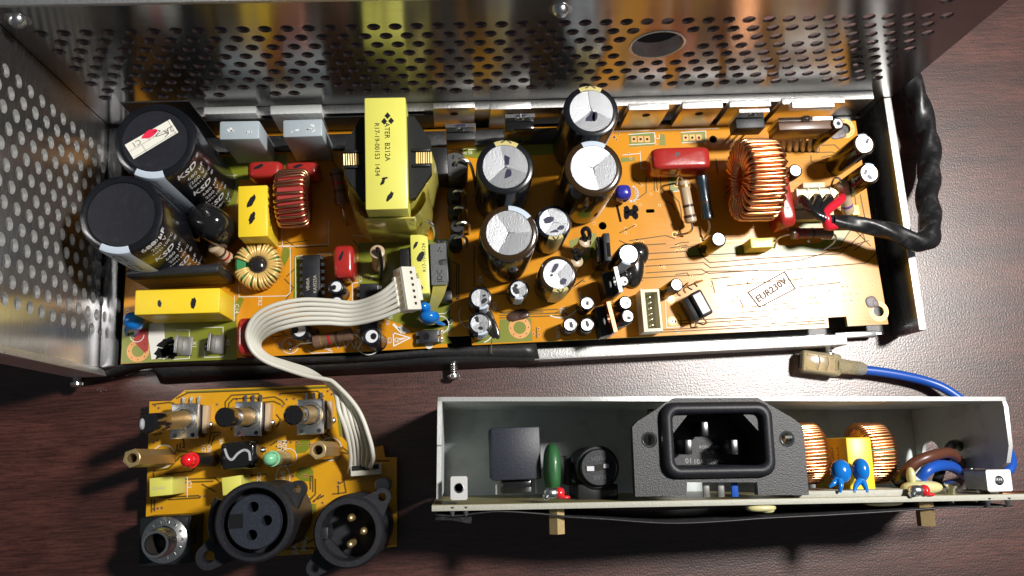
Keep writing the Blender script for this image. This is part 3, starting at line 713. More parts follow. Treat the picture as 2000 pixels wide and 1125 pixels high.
# the two tallest black ones
def bigcap(px, py, dpx, h, label, sdir, t0, lines_, sticker=False):
    tp = MB.p(px, py, h); R = dpx * MB.mm(px, py, h) / 2; c = 1.6
    prof = [(0, .2), (R * .96, .2), (R, 1), (R, h - c), (R - .5, h - .45), (R - c, h), (R - c - .9, h - .05), (R - c - 1.2, h - .5)]
    b = Geo().lathe(prof, 56).build('electrolytic_capacitor', 'sleeve', Bo, (tp.x, tp.y, 0), None, label, smooth=35)
    gg = Geo().disc(R - c - 1.0, h - .45, 48); gg.build('top_disc', 'bigcap_top', b)
    w = 22; e = .05; gg = Geo(); a0 = math.radians(sdir - w); a1 = math.radians(sdir + w); n = 12
    pr = [(R + e, 4), (R + e, h - c), (R - .5 + e, h - .45 + e), (R - c, h + e), (R - c - .8, h + e)]
    v = [(r * math.cos(a0 + (a1 - a0) * i / n), r * math.sin(a0 + (a1 - a0) * i / n), z) for r, z in pr for i in range(n + 1)]
    gg.add(v, [[j * (n + 1) + i, j * (n + 1) + i + 1, (j + 1) * (n + 1) + i + 1, (j + 1) * (n + 1) + i] for j in range(len(pr) - 1) for i in range(n)], 0)
    for zz in (h - 2.2, h - 14, h - 26):
        a = (a0 + a1) / 2; q = []
        for da, dz in ((-.1, 0), (.1, 0), (.1, -5.5), (-.1, -5.5)): q.append(((R + .1) * math.cos(a + da), (R + .1) * math.sin(a + da), zz + dz))
        gg.tube(q, .12, 4, 1, closed=True)
    gg.build('polarity_stripe', ['stripe_blue', 'ink'], b)
    tg = Geo()
    for (s_, size, dth, zz, it, bo) in lines_: tg.text(s_, size, None, 0, wrap=(R + .06, math.radians(t0 + dth), zz), italic=it, bold=bo)
    tg.build('sleeve_print', 'print_white', b)
    if sticker:
        pts = [MB.p(x, y, h + .1) for x, y in ((243.5, 283), (332, 233), (348.5, 258.5), (261, 311))]
        lg = Geo().add([(p.x - tp.x, p.y - tp.y, h + .12) for p in pts], [[3, 2, 1, 0]], 0)
        def L2(u, v_): 
            p = pts[0].lerp(pts[1], u).lerp(pts[3].lerp(pts[2], u), v_); return (p.x - tp.x, p.y - tp.y)
        for a_, b_ in (((0, .5), (1, .45)), ((.28, .5), (.28, 1)), ((.55, 0), (.55, .5)), ((.95, 0), (.95, 1)), ((.02, .92), (.98, .92)), ((.45, .2), (.45, .5))): lg.strip([L2(*a_), L2(*b_)], .12, h + .16, 1)
        cx, cy = L2(.22, .28); an = math.degrees(MB.ang((243, 283), (332, 233))); lg.text('C1', 2.4, T3(cx, cy, h + .17) @ RZ(an + 180), 1)
        cx, cy = L2(.86, .6); lg.text('2A', 2.6, T3(cx, cy, h + .17) @ RZ(an + 180), 1)
        sc = [L2(.60 + .1 * math.sin(t * 1.1) + .02 * t, .2 + .07 * t) for t in range(10)]; lg.strip(sc, .2, h + .18, 2)
        cx, cy = L2(.52, .17); lg.disc(2.6, h + .18, 14, 3, T3(cx, cy), ry=1.2, jit=.12, rot=math.radians(an))
        lg.build('paper_label', ['paper', 'score', 'ink', 'ink_red'], b, label='small white paper label with a red smear and scribble')
    return b
T1 = []
for k in range(4):
    z0 = 41.0 - k * 15.5
    T1 += [('KSD', 4.2, 0, z0, .25, .02), ('®', 2.2, 26, z0 + 1.2, 0, 0), ('680 µF', 2.7, 8, z0 - 4.6, 0, 0), ('200 V', 2.7, 5, z0 - 7.9, 0, 0), ('HM+105°C', 2.0, 8, z0 - 10.9, 0, 0)]
T2 = [(a, b, c, d + 6.0, e, f) for a, b, c, d, e, f in T1]
T2 = [t for t in T2 if t[3] < 43.5] + [('680 µF', 3.6, 4, 43.3 - .8, 0, .02)]
T2 = [t for t in T2 if not (t[0] == '680 µF' and 42 < t[3] < 42.4)]
bigcap(302, 274, 160, 45, 'tall black capacitor with a white paper label on top, next to the back wall', -97, -45, T1, True)
bigcap(236, 418, 164, 45, 'tall black capacitor with a plain top, in front of the labelled one', -98, -46, [(a, b, c, d - (0 if k % 5 else 0), e, f) for k, (a, b, c, d, e, f) in enumerate(T2)])
# four large silver topped ones
elcap(1155, 217, 110, 35, 'large silver topped capacitor touching the back wall, gold band to the rear', 'gold', 88, rot=95, marks=((-100, .35, .16, .34, -30), (-60, .22, .1, .2, -20)), ink='ink_violet')
elcap(987, 326, 114, 35, 'large silver topped capacitor with two violet ink marks beside the ferrite bead', 'gold', 85, rot=100, marks=((78, .35, .1, .26, 0), (-80, .35, .12, .28, -12)))
elcap(1159, 328, 116, 35, 'large scratched silver topped capacitor in front of the one touching the wall', 'blue', 85, rot=40, sleeve='sleeve_brown')
elcap(994, 455, 115, 35, 'large clean silver topped capacitor in front of the violet marked one', 'blue', 62, rot=120, sleeve='sleeve_brown')
elcap(1081, 434, 72, 22, 'medium silver topped capacitor with a dark face like marking, behind its twin', 'gold', -85, rot=110, marks=((150, .3, .3, .2, 20), (-40, .5, .2, .12, 20), (-90, .55, .25, .12, 10)))
elcap(1090, 535, 75, 21, 'medium silver topped capacitor with black marks and a wide gold band', 'gold', -85, rot=50, marks=((110, .38, .14, .3, -30), (-60, .48, .2, .16, 40), (190, .35, .1, .07, 0)), sleeve='sleeve_brown')
# small ones
elcap(938, 582, 46, 14, 'small capacitor with a four part scored top, rear of the pair beside the empty slot', 'blue', -70, 4, 0, marks=((-40, .4, .3, .18, 40), (30, .4, .15, .1, 0)), disc=.74, ink='ink')
elcap(937, 632, 47, 13, 'small capacitor with a four part scored top, front of the pair beside the empty slot', 'blue', -75, 4, 25, marks=((120, .45, .16, .3, 20), (-80, .4, .22, .15, 0)), disc=.74, ink='ink')
elcap(1013, 565, 41, 13, 'small capacitor in the shade in front of the large clean one', 'blue', -90, 3, 30, marks=((200, .3, .3, .45, 30), (120, .45, .2, .14, 0)), disc=.74, ink='ink')
for x, y, d, h, la, tl, mk in ((1147, 592, 29, 11, 'tiny capacitor behind the pair left of the copper edged transistor', None, ((0, 0, .2, .28, 0),)), (1114, 634, 30, 11, 'tiny capacitor, outer one of the pair at the front edge', None, ((-10, .1, .25, .38, 10),)),
                               (1147, 634, 30, 11, 'tiny capacitor, inner one of the pair at the front edge', None, ((90, .1, .22, .4, 10),)), (1222, 591, 28, 12, 'tiny capacitor between the copper edged transistor and the pin header, rear one', (8, 20), ((-10, .25, .28, .28, 0),)),
                               (1227, 617, 29, 13, 'tiny leaning capacitor between the copper edged transistor and the pin header, front one', (16, 25), ((-60, .3, .25, .22, 0),)), (1218, 549, 22, 9, 'tiny capacitor half sunk in the black glue', None, ((-30, .3, .3, .2, 0),)),
                               (1404, 467, 31, 13, 'small bright topped capacitor alone in front of the copper coil', (6, 20), ((10, .2, .18, .12, 0),)), (1322, 556, 27, 13, 'small bright topped capacitor beside the taped black part', (8, 20), ((-10, .2, .2, .12, 30),)),
                               (1554, 333, 27, 11, 'small bright topped capacitor behind the white power connector', None, ()), (1637, 241, 25, 20, 'slim bright topped capacitor at the wall corner mounting hole', (4, 30), ((20, .1, .3, .34, 0),))):
    elcap(x, y, d, h, la, None, 0, 3, 10, mk, tilt=tl, top='can_alu_bright', disc=.76, ink='ink', sleeve='sleeve_brown' if x > 1300 else 'sleeve')
elcap(1228, 496, 45, 16, 'small capacitor with a blazing bright top standing in black glue', 'blue', -110, 3, 10, top='can_alu_bright', tilt=(3, 20))
elcap(1688, 281, 44, 23, 'tall slim capacitor beside the side flange, rear one of two', 'blue', 95, 3, 25, ((40, .4, .14, .3, -30),), top='can_alu_bright', sleeve='sleeve_brown')
elcap(1698, 338, 43, 22, 'tall slim capacitor beside the side flange, front one of two', 'blue', 80, 3, 0, ((160, .35, .3, .14, 60), (-90, .4, .2, .3, 30)), top='can_alu_bright', sleeve='sleeve_brown')
# printed-top little ones near the chips
def eyecap(px, py, dpx, h, label, tilt=None, ex=.25, ang=200):
    b = elcap(px, py, dpx, h, label, None, 0, 3, 0, (), tilt=tilt, top='bigcap_top')
    R = dpx * MB.mm(px, py, h) / 2
    gg = Geo().disc(R * .66, h + .05, 24, 0, T3(R * .12, 0)); a = math.radians(ang)
    gg.disc(R * .34, h + .09, 18, 1, T3(R * ex * math.cos(a), R * ex * math.sin(a)), jit=.08)
    gg.build('top_print', ['print_white', 'ink'], b); return b
eyecap(655, 560, 31, 12, 'tiny capacitor with a white printed ring beside the timing chip, rear one', (5, 150))
eyecap(656, 591, 31, 12, 'tiny capacitor with a white printed ring beside the timing chip, front one', (5, 150), .3, 190)
eyecap(583, 645, 38, 11, 'small tilted capacitor under the white ribbon', (14, 170), .35, 170)
eyecap(724, 657, 38, 12, 'small capacitor with a white printed ring beside the warning triangle', (8, 160), .3, 0)
for o in Bo.children:
    if o.name.split('.')[0] in ('bare_mask_area', 'trace_outline', 'silkscreen_print', 'plated_hole', 'ink_mark', 'stamp'): o['kind'] = 'stuff'

# ---------------------------------------------------------------- box and dipped film capacitors
def topbox(T, quad, h, name, m, label=None, bev=.5, z0=0.3):
    """upright box whose top face is the given pixel quad (tl, tr, br, bl) at height h"""
    q = [T.p(x, y, h) for x, y in quad]
    c = (q[0] + q[1] + q[2] + q[3]) / 4
    ux = ((q[1] - q[0]) + (q[2] - q[3])) / 2; uy = ((q[0] - q[3]) + (q[1] - q[2])) / 2
    a = math.atan2(ux.y, ux.x)
    o = Geo().box((0, 0, (h + z0) / 2), (ux.length, uy.length, h - z0), 0, bev).build(name, m, T.o, (c.x, c.y, 0), RZ(math.degrees(a)), label)
    return o, ux.length, uy.length, h
def marks_on(o, items, z, m='ink'):
    gg = Geo()
    for (x, y, rx, ry, an) in items: gg.disc(rx, z + .06, 14, 0, T3(x, y), ry=ry, jit=.16, rot=math.radians(an))
    return gg.build('ink_mark', m, o)
o, a, b, h = topbox(MB, ((263.5, 567), (429, 561.5), (429, 611), (262, 615)), 18.5, 'box_capacitor', 'yellow_box', 'long yellow box capacitor with two black ink dots on top')
marks_on(o, ((-5.6, -.6, .65, 1.3, 10), (5.2, -.8, .85, 1.9, -3)), h)
o, a, b, h = topbox(MB, ((464, 363), (522, 361), (523, 461), (465, 464)), 17.5, 'box_capacitor', 'yellow_box', 'upright yellow box capacitor with two slanting ink dashes beside the red coil')
marks_on(o, ((-.4, 3.4, 1.0, 2.5, -28), (-.2, -2.5, .9, 2.2, -18)), h)
gg = Geo().text('GSHE', 3.0, T3(a / 2 + .05, -1, 13.5) @ RZ(90) @ RX(90), 0, bold=.02); gg.build('side_print', 'ink', o)
o, a, b, h = topbox(MB, ((243, 522), (428, 515), (428, 530), (244, 544)), 21, 'bridge_rectifier', 'black_soft', 'flat dark rectifier block standing behind the long yellow capacitor', 1.2)
Geo().box((0, -b / 2 - .03, 14), (a * .92, .2, 7), 0).build('face_panel', 'black_plastic', o)
def dipped(T, x0, x1, y0, y1, h, z0, label, m='red_dip', name='film_capacitor', e=.42, marks=(), rot=0):
    cx, cy = (x0 + x1) / 2, (y0 + y1) / 2; c = T.p(cx, cy, h); k = T.mm(cx, cy, h)
    w, d = (x1 - x0) * k, (y1 - y0) * k
    b = Geo().superbox((0, 0, (h + z0) / 2), (w, d, h - z0), e, 32).build(name, m, T.o, (c.x, c.y, 0), RZ(rot), label, smooth=60)
    L = max(w, d) * .36; al = w > d; lg = Geo()
    for s2 in (-1, 1):
        p = (s2 * L, 0) if al else (0, s2 * L); lg.tube([(p[0], p[1], z0 + 1.5), (p[0], p[1], 0)], .35, 6)
    lg.build('lead_pair', 'lead', b)
    if marks:
        mk = Geo()
        for (x, y, rx, ry, an) in marks: mk.disc(rx, h + .04 - .02 * (abs(x) + abs(y)), 12, 0, T3(x, y), ry=ry, jit=.18, rot=math.radians(an))
        mk.build('ink_mark', 'ink', b)
    return b
dipped(MB, 481, 550, 311, 346, 13, 1.5, 'red dipped capacitor under the grey transistor pad, nearer the wall cap', marks=((-2.0, .6, 2.0, .6, 25),))
dipped(MB, 555, 622, 313, 342, 13, 1.5, 'red dipped capacitor behind the red copper wound coil', marks=((-1.2, .6, 1.8, .55, 15),))
dipped(MB, 649, 691, 474, 543, 14, 1.5, 'red dipped capacitor standing beside the timing chip', marks=((-.6, 1.6, .55, 1.7, -22),))
dipped(MB, 461, 497, 618, 693, 13, 1.5, 'dark red dipped capacitor touching the ribbon bend')
dipped(MB, 1273, 1391, 284, 329, 13, 1.0, 'large glossy red capacitor lying before the metal spacer blocks', e=.30, marks=((-1.6, .9, 1.1, .75, 40), (3.6, .9, 1.2, .4, 25)))
dipped(MB, 1517, 1551, 328, 442, 14, 1.2, 'tall red capacitor squeezed between copper coil and white connector', e=.36, marks=((.4, 3.4, .8, 1.8, 8), (.2, -3.2, .9, 1.6, -20)), rot=4)
b = dipped(MB, 1203, 1236, 356, 388, 9, 1.5, 'small shiny dark blue capacitor half hidden by the scratched one', 'blue_film_cap', 'blue_capacitor', .7)
b = dipped(MB, 1465, 1512, 464, 484, 8, .2, 'pale yellow block capacitor by the resistor', 'tape_yellow', 'block_capacitor', .12)
b = dipped(MB, 1664, 1679, 400, 420, 3, .2, 'tiny pale yellow block by the flange edge', 'tape_yellow', 'block_capacitor', .12)
# blue discs
def disccap(T, px, py, wpx, hpx, z, dz, label, lead=None, thick=None):
    c = T.p(px, py, z); k = T.mm(px, py, z)
    b = Geo().superbox((0, 0, 0), (wpx * k, hpx * k, dz), .95, 28).build('disc_capacitor', 'blue_dip', T.o, (c.x, c.y, c.z), None, label, smooth=70)
    if lead:
        for L in lead:
            P = smoothpath([T.p(x, y, zz) - c for x, y, zz in L], 6)
            Geo().tube(P, [1.15 - .75 * i / (len(P) - 1) for i in range(len(P))], 10).build('coated_lead', 'blue_dip', b)
    return b
disccap(MB, 838, 620, 42, 27, 9, 9, 'glossy blue disc capacitor leaning over the small black chip', [[(846, 624, 7), (858, 631, 4), (869, 634, .3)]])
disccap(MB, 829, 601, 26, 22, 9, 8, 'dull blue disc capacitor tucked under the small transformer')
disccap(MB, 262, 628, 36, 38, 7, 9, 'blue disc capacitor beside the corner mounting hole', [[(252, 636, 6), (247, 645, 3), (248, 654, .3)], [(264, 640, 6), (266, 650, 2), (262, 656, .3)]])
# black thermistor lump, glue, beige resistor in front of it
g = Geo().superbox((0, 0, 0), (15, 12, 22), .7, 28)
q = MB.p(398, 424, 20); tb = g.build('thermistor', 'black_gloss', Bo, (q.x + 1, q.y - 1, 12), RZ(-35), 'shiny black sleeved thermistor between tall capacitors and yellow box', smooth=70)
for L in ([(395, 456, 14), (388, 462, 13), (388, 474, 9), (393, 486, 5)], [(405, 462, 14), (412, 468, 12), (412, 480, 7)]):
    Geo().tube(smoothpath([MB.p(*p) - Vector((q.x + 1, q.y - 1, 12)) for p in L], 6), .55, 8).build('lead', 'lead', tb) if False else Geo().tube(smoothpath([RZ(35) @ (MB.p(*p) - Vector((q.x + 1, q.y - 1, 12))) for p in L], 6), .6, 8).build('lead', 'lead', tb)
# ---------------------------------------------------------------- resistors
def resistor(T, p0, p1, d, label, body='resin_beige', bands=('band_red', 'band_dark', 'band_gold'), leads=(), pos=None, cap_sleeve=False):
    """axial body between two (px, py, h) points"""
    a = T.p(*p0); b = T.p(*p1); v = b - a; L = v.length; R = d / 2
    M = v.to_track_quat('Z', 'Y').to_matrix().to_4x4()
    prof = [(0, 0), (R * .7, .05), (R * 1.08, .6), (R * 1.1, L * .16), (R * .95, L * .22), (R * .95, L * .78), (R * 1.1, L * .84), (R * 1.08, L - .6), (R * .7, L - .05), (0, L)]
    o = Geo().lathe(prof, 24).build('resistor', body, T.o, tuple(a), M, label, smooth=50)
    pos = pos or [.12, .32, .46, .62, .86]
    for i, m in enumerate(bands):
        t = pos[i % len(pos)]; r = R * (1.12 if (t < .17 or t > .83) else .97)
        Geo().lathe([(r * .98, L * t - .5), (r + .02, L * t - .45), (r + .02, L * t + .45), (r * .98, L * t + .5)], 24).build('colour_band', m, o)
    Mi = M.to_3x3().inverted()
    for L_ in leads:
        Geo().tube(smoothpath([Mi @ (T.p(*p) - a) for p in L_[0]], 6), L_[1] if len(L_) > 1 else .4, 8).build('lead', L_[2] if len(L_) > 2 else 'lead', o)
    return o
resistor(MB, (1334, 352, 9), (1350, 436, 6), 4.0, 'beige resistor with a black ink mark lying in front of the large red capacitor', 'resin_beige', ('band_gold', 'band_dark', 'band_dark'), [([(1334, 354, 9), (1331, 347, 10), (1325, 345, 8), (1321, 358, 0)],), ([(1350, 434, 6), (1352, 446, 6), (1344, 455, 3), (1322, 459, 0)],)], [.14, .60, .84])
resistor(MB, (1369, 342, 7), (1383, 430, 5), 4.2, 'dark blue resistor in the shadow beside the beige one', 'resin_teal_shaded', ('band_dark', 'band_dark'), [([(1383, 428, 5), (1386, 440, 5), (1384, 452, 4), (1374, 468, 0)],)], [.62, .82])
resistor(MB, (1543, 456, 6), (1626, 455, 6), 4.0, 'striped beige resistor lying in front of the white connector', 'resin_brown', ('band_red', 'band_red', 'band_dark'), [([(1544, 457, 6), (1528, 461, 5), (1518, 468, 3), (1512, 484, 0)],), ([(1624, 456, 6), (1632, 462, 5), (1628, 474, 3), (1608, 488, 0)],)], [.16, .32, .52])
resistor(MB, (1645, 356, 13), (1657, 416, 4), 4.2, 'beige resistor with a violet band leaning on the white connector', 'resin_beige', ('band_violet',), [([(1644, 358, 13), (1638, 348, 14), (1628, 350, 12), (1622, 368, 2)],)], [.74])
resistor(MB, (610, 668, 5), (690, 652, 6), 4.2, 'brown banded resistor lying under the white ribbon', 'resin_brown', ('band_gold', 'band_red', 'band_dark'), [([(612, 668, 5), (598, 670, 4), (586, 672, 3), (568, 684, 0)],), ([(688, 652, 6), (700, 656, 6), (706, 668, 3), (700, 680, 0)],)], [.2, .42, .6])
resistor(MB, (656, 330, 9), (668, 402, 6), 4.4, 'dark brown resistor in shade beside the transformer', 'resin_brown', ('band_dark', 'band_red', 'band_dark'), [([(668, 400, 6), (672, 420, 6), (676, 440, 0)],)], [.15, .4, .6])
resistor(MB, (415, 480, 12), (447, 506, 4), 4.0, 'pinkish beige resistor in front of the shiny thermistor', 'resin_beige', ('band_dark', 'band_red'), [([(416, 481, 12), (410, 474, 14), (404, 470, 13)], .55, 'wire_black')], [.5, .75])
resistor(MB, (737, 490, 15), (741, 520, 2), 4.6, 'upright beige resistor with a black sleeved lead behind the ribbon plug', 'resin_beige', (), [([(738, 492, 15), (737, 486, 17), (741, 492, 17), (745, 520, 10), (743, 545, 1)], .7, 'wire_black')])
resistor(MB, (1144, 470, 11), (1128, 492, 2), 4.2, 'upright beige resistor with a black loop, rear of the pair by the medium capacitors', 'resin_beige', (), [([(1144, 470, 11), (1138, 452, 14), (1146, 446, 15), (1152, 458, 13), (1146, 478, 6)], .8, 'wire_black')])
resistor(MB, (1128, 508, 11), (1112, 530, 2), 4.2, 'upright beige resistor with a black loop, front of the pair by the medium capacitors', 'resin_beige', (), [([(1128, 508, 11), (1120, 494, 13), (1126, 488, 14), (1132, 500, 12), (1124, 520, 6)], .8, 'wire_black')])
# ---------------------------------------------------------------- wound coils
def toroid(T, name, loc, od, id_, tk, turns, wd, core, wire, label, M=None, arc=(0, 360), jit=.0, layers=1, core_name='core'):
    """ring standing on edge: axis along local x"""
    ro, ri = od / 2, id_ / 2; n = 48; v = []; f = []
    sec = [(ro - .6, -tk / 2), (ro, -tk / 2 + .6), (ro, tk / 2 - .6), (ro - .6, tk / 2), (ri + .5, tk / 2), (ri, tk / 2 - .5), (ri, -tk / 2 + .5), (ri + .5, -tk / 2)]
    for k in range(n):
        a = 2 * PI * k / n
        for r, x in sec: v.append((x, r * math.sin(a), r * math.cos(a)))
    m = len(sec)
    for k in range(n):
        for j in range(m): f.append([k * m + j, k * m + (j + 1) % m, ((k + 1) % n) * m + (j + 1) % m, ((k + 1) % n) * m + j])
    o = Geo().add(v, f).build(name, core, T.o, loc, M, label, smooth=40)
    wg = Geo()
    for i in range(turns):
        a = math.radians(arc[0] + (arc[1] - arc[0]) * (i + .5) / turns + random.uniform(-jit, jit)); w = wd / 2
        lay = (i % layers) * wd * .55; O, I, X = ro + w + lay, ri - w - lay * .4, tk / 2 + w + lay
        c = min(1.6, (O - I) * .3); pts = []
        for (rr, xx, a0) in ((O - c, X - c, 0), (I + c, X - c, 90), (I + c, -X + c, 180), (O - c, -X + c, 270)):
            for k in range(4):
                t = math.radians(a0 + 90 * k / 3); pts.append((rr + c * math.cos(t), xx + c * math.sin(t)))
        sk_ = random.uniform(-jit, jit) * .012 + .03
        P = []
        for (rr, xx) in pts:
            aa = a + sk_ * xx / X; P.append((xx, rr * math.sin(aa), rr * math.cos(aa)))
        wg.tube(P, w, 7, 0, closed=True)
    wg.build('winding', wire, o, smooth=80)
    return o
q = MB.p(576, 392, 10)
toroid(MB, 'toroid_coil', (q.x, q.y, 10.5), 19.5, 9.5, 9.0, 13, 1.15, 'red_core', 'copper_dull', 'red cored coil with loose copper turns beside the upright yellow capacitor', None, (-82, 78), 2.5)
q = MB.p(1478, 352, 15)
toroid(MB, 'toroid_coil', (q.x - .5, q.y, 15.0), 25.5, 12, 10.5, 62, 1.25, 'copper_dull', 'copper', 'big bright copper coil standing beside the tall red capacitor', RZ(-2), (0, 360), 1.0, 2)
# flat coil, lying down
q = MB.p(503, 519, 6)
fc = toroid(MB, 'toroid_coil', (q.x, q.y, 5.2), 14.6, 7.6, 5.6, 34, .95, 'green_core', 'wire_cream', 'flat coil wound with cream wire on a green ring', RZ(8) @ RY(-84), (25, 350), 2.2, 1)
Geo().superbox((0, 0, 0), (7, 7.4, 7.4), .8, 24).build('glue_plug', 'glue_black', fc)
# ---------------------------------------------------------------- transformer
tq = ((713, 190), (792, 190), (797, 408), (712, 410)); H = 40.0
pq = [MB.p(x, y, H) for x, y in tq]; c = sum(pq, Vector()) / 4
wx = ((pq[1] - pq[0]).length + (pq[2] - pq[3]).length) / 2; wy = ((pq[0] - pq[3]).length + (pq[1] - pq[2]).length) / 2
tf = Geo().box((0, 0, 20.5), (wx, wy, 39), 0, .5).build('transformer', 'tape_yellow', Bo, (c.x, c.y, 0), RZ(-.6), 'big transformer wrapped in yellow tape with a black bobbin')
fl = [(-13.6, -5), (-8.5, -13.5), (8.5, -13.5), (14.2, -5), (14.2, 6), (9.0, 14.5), (-8.5, 14.5), (-13.6, 5)]
gg = Geo()
for z0, z1 in ((31.5, 34.2), (6, 8)): gg.prism(fl, z0, z1)
for s2 in (-1, 1):
    gg.box((s2 * 11.0, -2.6, 34.6), (5.6, 1.0, 1.2), 0, .2); gg.box((s2 * 11.0, 2.6, 34.6), (5.6, 1.0, 1.2), 0, .2)
gg.box((16.5, 5, 11), (6, 10, 14), 0, .6)
gg.build('bobbin', 'black_plastic', tf)
Geo().lathe([(0, 5), (16.0, 5), (16.2, 8), (15.4, 28), (14.6, 31.3), (0, 31.4)], 12, 0, Matrix.Scale(1.05, 4, (0, 1, 0))).build('tape_wrap', 'tape_clear', tf)
for s2 in (-1, 1):
    wg = Geo()
    for k in range(7): wg.tube([(s2 * (9.4 + k * .75), -1.9, 34.35 + random.uniform(-.1, .1)), (s2 * (9.5 + k * .75), 1.9, 34.35)], .36, 7)
    wg.build('winding', 'lead_gold', tf)
gg = Geo()
for s2 in (-1, 1):
    A1 = [Vector((s2 * (wx / 2 + .2 + 6 * math.sin(t * PI / 2 / 8)), -wy / 2 + .3 + 9 * (t / 8) ** 1.6, 33 - 24 * (1 - t / 8) ** 2 * .2)) for t in range(9)]
    B1 = [p + Vector((s2 * .8, -1.2, -25)) for p in A1]
    gg.ribbonstrip(A1, B1)
gg.box((0, -wy / 2 - .5, 17), (wx + 3, .6, 30), 0, .2)
gg.build('tape_skirt', 'tape_clear', tf)
gg = Geo()
def tt(s_, x, y, size): gg.text(s_, size, T3(x, y, H + .1) @ RZ(-90), 0)
def onT(px, py): 
    p = RZ(.6) @ (MB.p(px, py, H) - Vector((c.x, c.y, 0))); return p.x, p.y
for (x, y) in ((757, 226), (750.5, 237), (764, 236)):
    X, Y = onT(x, y); gg.add([(X, Y + 1.15, H + .1), (X - .95, Y - .05, H + .1), (X, Y - 1.15, H + .1), (X + .95, Y - .05, H + .1)], [[0, 1, 2, 3]])
X, Y = onT(757, 277); tt('ATER  B212A', X, Y, 2.3); X, Y = onT(737, 292); tt('R17-19-00153  1434', X, Y, 2.15)
for x, y, rx, ry, a in ((748, 355, .5, 1.3, -25), (752, 348, 1.0, .35, 10), (761, 384, .7, 1.7, -32)): X, Y = onT(x, y); gg.disc(rx, H + .12, 12, 0, T3(X, Y), ry=ry, jit=.25, rot=math.radians(a))
gg.build('label_print', 'ink', tf)
# small transformer with stamped bracket
o, a, b, h = topbox(MB, ((800, 458), (836, 457), (839, 573), (805, 575)), 16, 'transformer', 'tape_yellow', 'small transformer with yellow tape and a stamped steel bracket')
ch = Vector(o.location) / S; an = o.rotation_euler.z
gg = Geo(); gg.text('R17-19-00124', 1.75, T3(1.5, 2.2, h + .06) @ RZ(90), 0); gg.text('ATER', 1.75, T3(-1.2, -5.2, h + .06) @ RZ(90), 0)
for x, y, rx, ry, a_ in ((-1.2, 6.6, .55, 1.6, -30), (.2, 2.2, .9, 2.0, -30)): gg.disc(rx, h + .07, 12, 0, T3(x, y), ry=ry, jit=.25, rot=math.radians(a_))
for dx in (-1.1, .3): gg.add([(dx, -7.3, h + .07), (dx - .6, -8.3, h + .07), (dx, -9.3, h + .07), (dx + .6, -8.3, h + .07)], [[0, 1, 2, 3]])
gg.build('label_print', 'ink', o)
Geo().box((6.3, 0, 8.5), (6.5, 14, 14.5), 0, .5).box((-4.5, 0, 8), (4.5, 12, 13.5), 0, .5).box((7.5, 7, 12.5), (3.5, 3, 4), 0, .4).box((8, -9.5, 4), (5, 4, 6), 0, .5).build('bobbin', 'black_plastic', o)
Mo = LM[o.name].inverted()
bq = [Mo @ (MB.p(x, y, 16.5) * S) / S for x, y in ((840, 477), (871, 476), (875, 556), (843, 556))]
bc = sum(bq, Vector()) / 4; bw = ((bq[1] - bq[0]).length + (bq[2] - bq[3]).length) / 2; bh = ((bq[0] - bq[3]).length + (bq[1] - bq[2]).length) / 2
pl = [(-bw / 2, -bh / 2), (bw / 2, -bh / 2), (bw / 2, -.5), (.8, -.5), (0, -.2), (-.2, .5), (0, 1.3), (.8, 1.6), (bw / 2, 1.6), (bw / 2, bh / 2), (-bw / 2, bh / 2)]
gg = Geo().prism(pl, 16.1, 16.6, (), 0, T3(bc.x, bc.y, 0)).box((bc.x, bc.y + bh / 2, 13.5), (bw, .5, 6), 0)
gg.text('JDC', 2.6, T3(bc.x + .3, bc.y - 4.2, 16.65) @ RZ(90), 1)
for x, y in ((0, 4.8), (.9, 4.4), (.5, 5.6)): gg.disc(.28, 16.65, 10, 1, T3(bc.x + x, bc.y + y))
gg.build('bracket', ['tin', 'dark_hole'], o, label='bright steel bracket with stamped letters and a notch')
A1 = smoothpath([Mo @ (MB.p(*p) * S) / S for p in ((846, 556, 15.5), (842, 580, 12), (836, 604, 7))], 6); B1 = smoothpath([Mo @ (MB.p(*p) * S) / S for p in ((874, 556, 15.5), (866, 580, 12), (852, 606, 7))], 6)
Geo().ribbonstrip(A1, B1).build('tape_tail', 'tape_clear', o)
Geo().tube(smoothpath([Mo @ (MB.p(*p) * S) / S for p in ((832, 430, 22), (845, 440, 22), (850, 455, 18), (848, 470, 10))], 6), .6, 8).build('lead', 'lead', o)
# ---------------------------------------------------------------- chips
def dip(quad, h, label, pins=8, txt=(), pitch=2.54, open_=False, m='black_soft'):
    o, a, b, h = topbox(MB, quad, h, 'chip', m, label, .35, 1.0)
    for s2 in (-1, 1):
        for i in range(pins):
            y = (i - (pins - 1) / 2) * pitch
            Geo().box((s2 * (a / 2 + .5), y, h * .55), (1.3, 1.2, .25), 0).box((s2 * (a / 2 + 1.1), y, h * .27), (.25, .9, h * .54), 0).build('pin', 'tin', o)
    gg = Geo().disc(.9, h + .03, 14, 0, T3(0, b / 2 - 1.5), ry=.7)
    for (s_, sz, x, y) in txt: gg.text(s_, sz, T3(x, y, h + .05) @ RZ(90), 1)
    gg.build('marking', ['black_plastic', 'silk_dim'], o)
    return o
dip(((591, 498), (625, 497), (626, 601), (590, 603)), 4.2, 'sixteen pin chip partly covered by the white ribbon', 8, (('VB40A', 1.6, -1.2, -1), ('KA3525A', 1.6, 1.2, -1)))
dip(((702, 554), (737, 553), (738, 650), (703, 651)), 4.2, 'dark chip in the shadow of the ribbon plug', 7)
o, a, b, h = topbox(MB, ((818, 645), (855, 643), (856, 669), (820, 671)), 4.2, 'optocoupler', 'black_soft', 'small black four pin chip near the empty board slot', .3, .8)
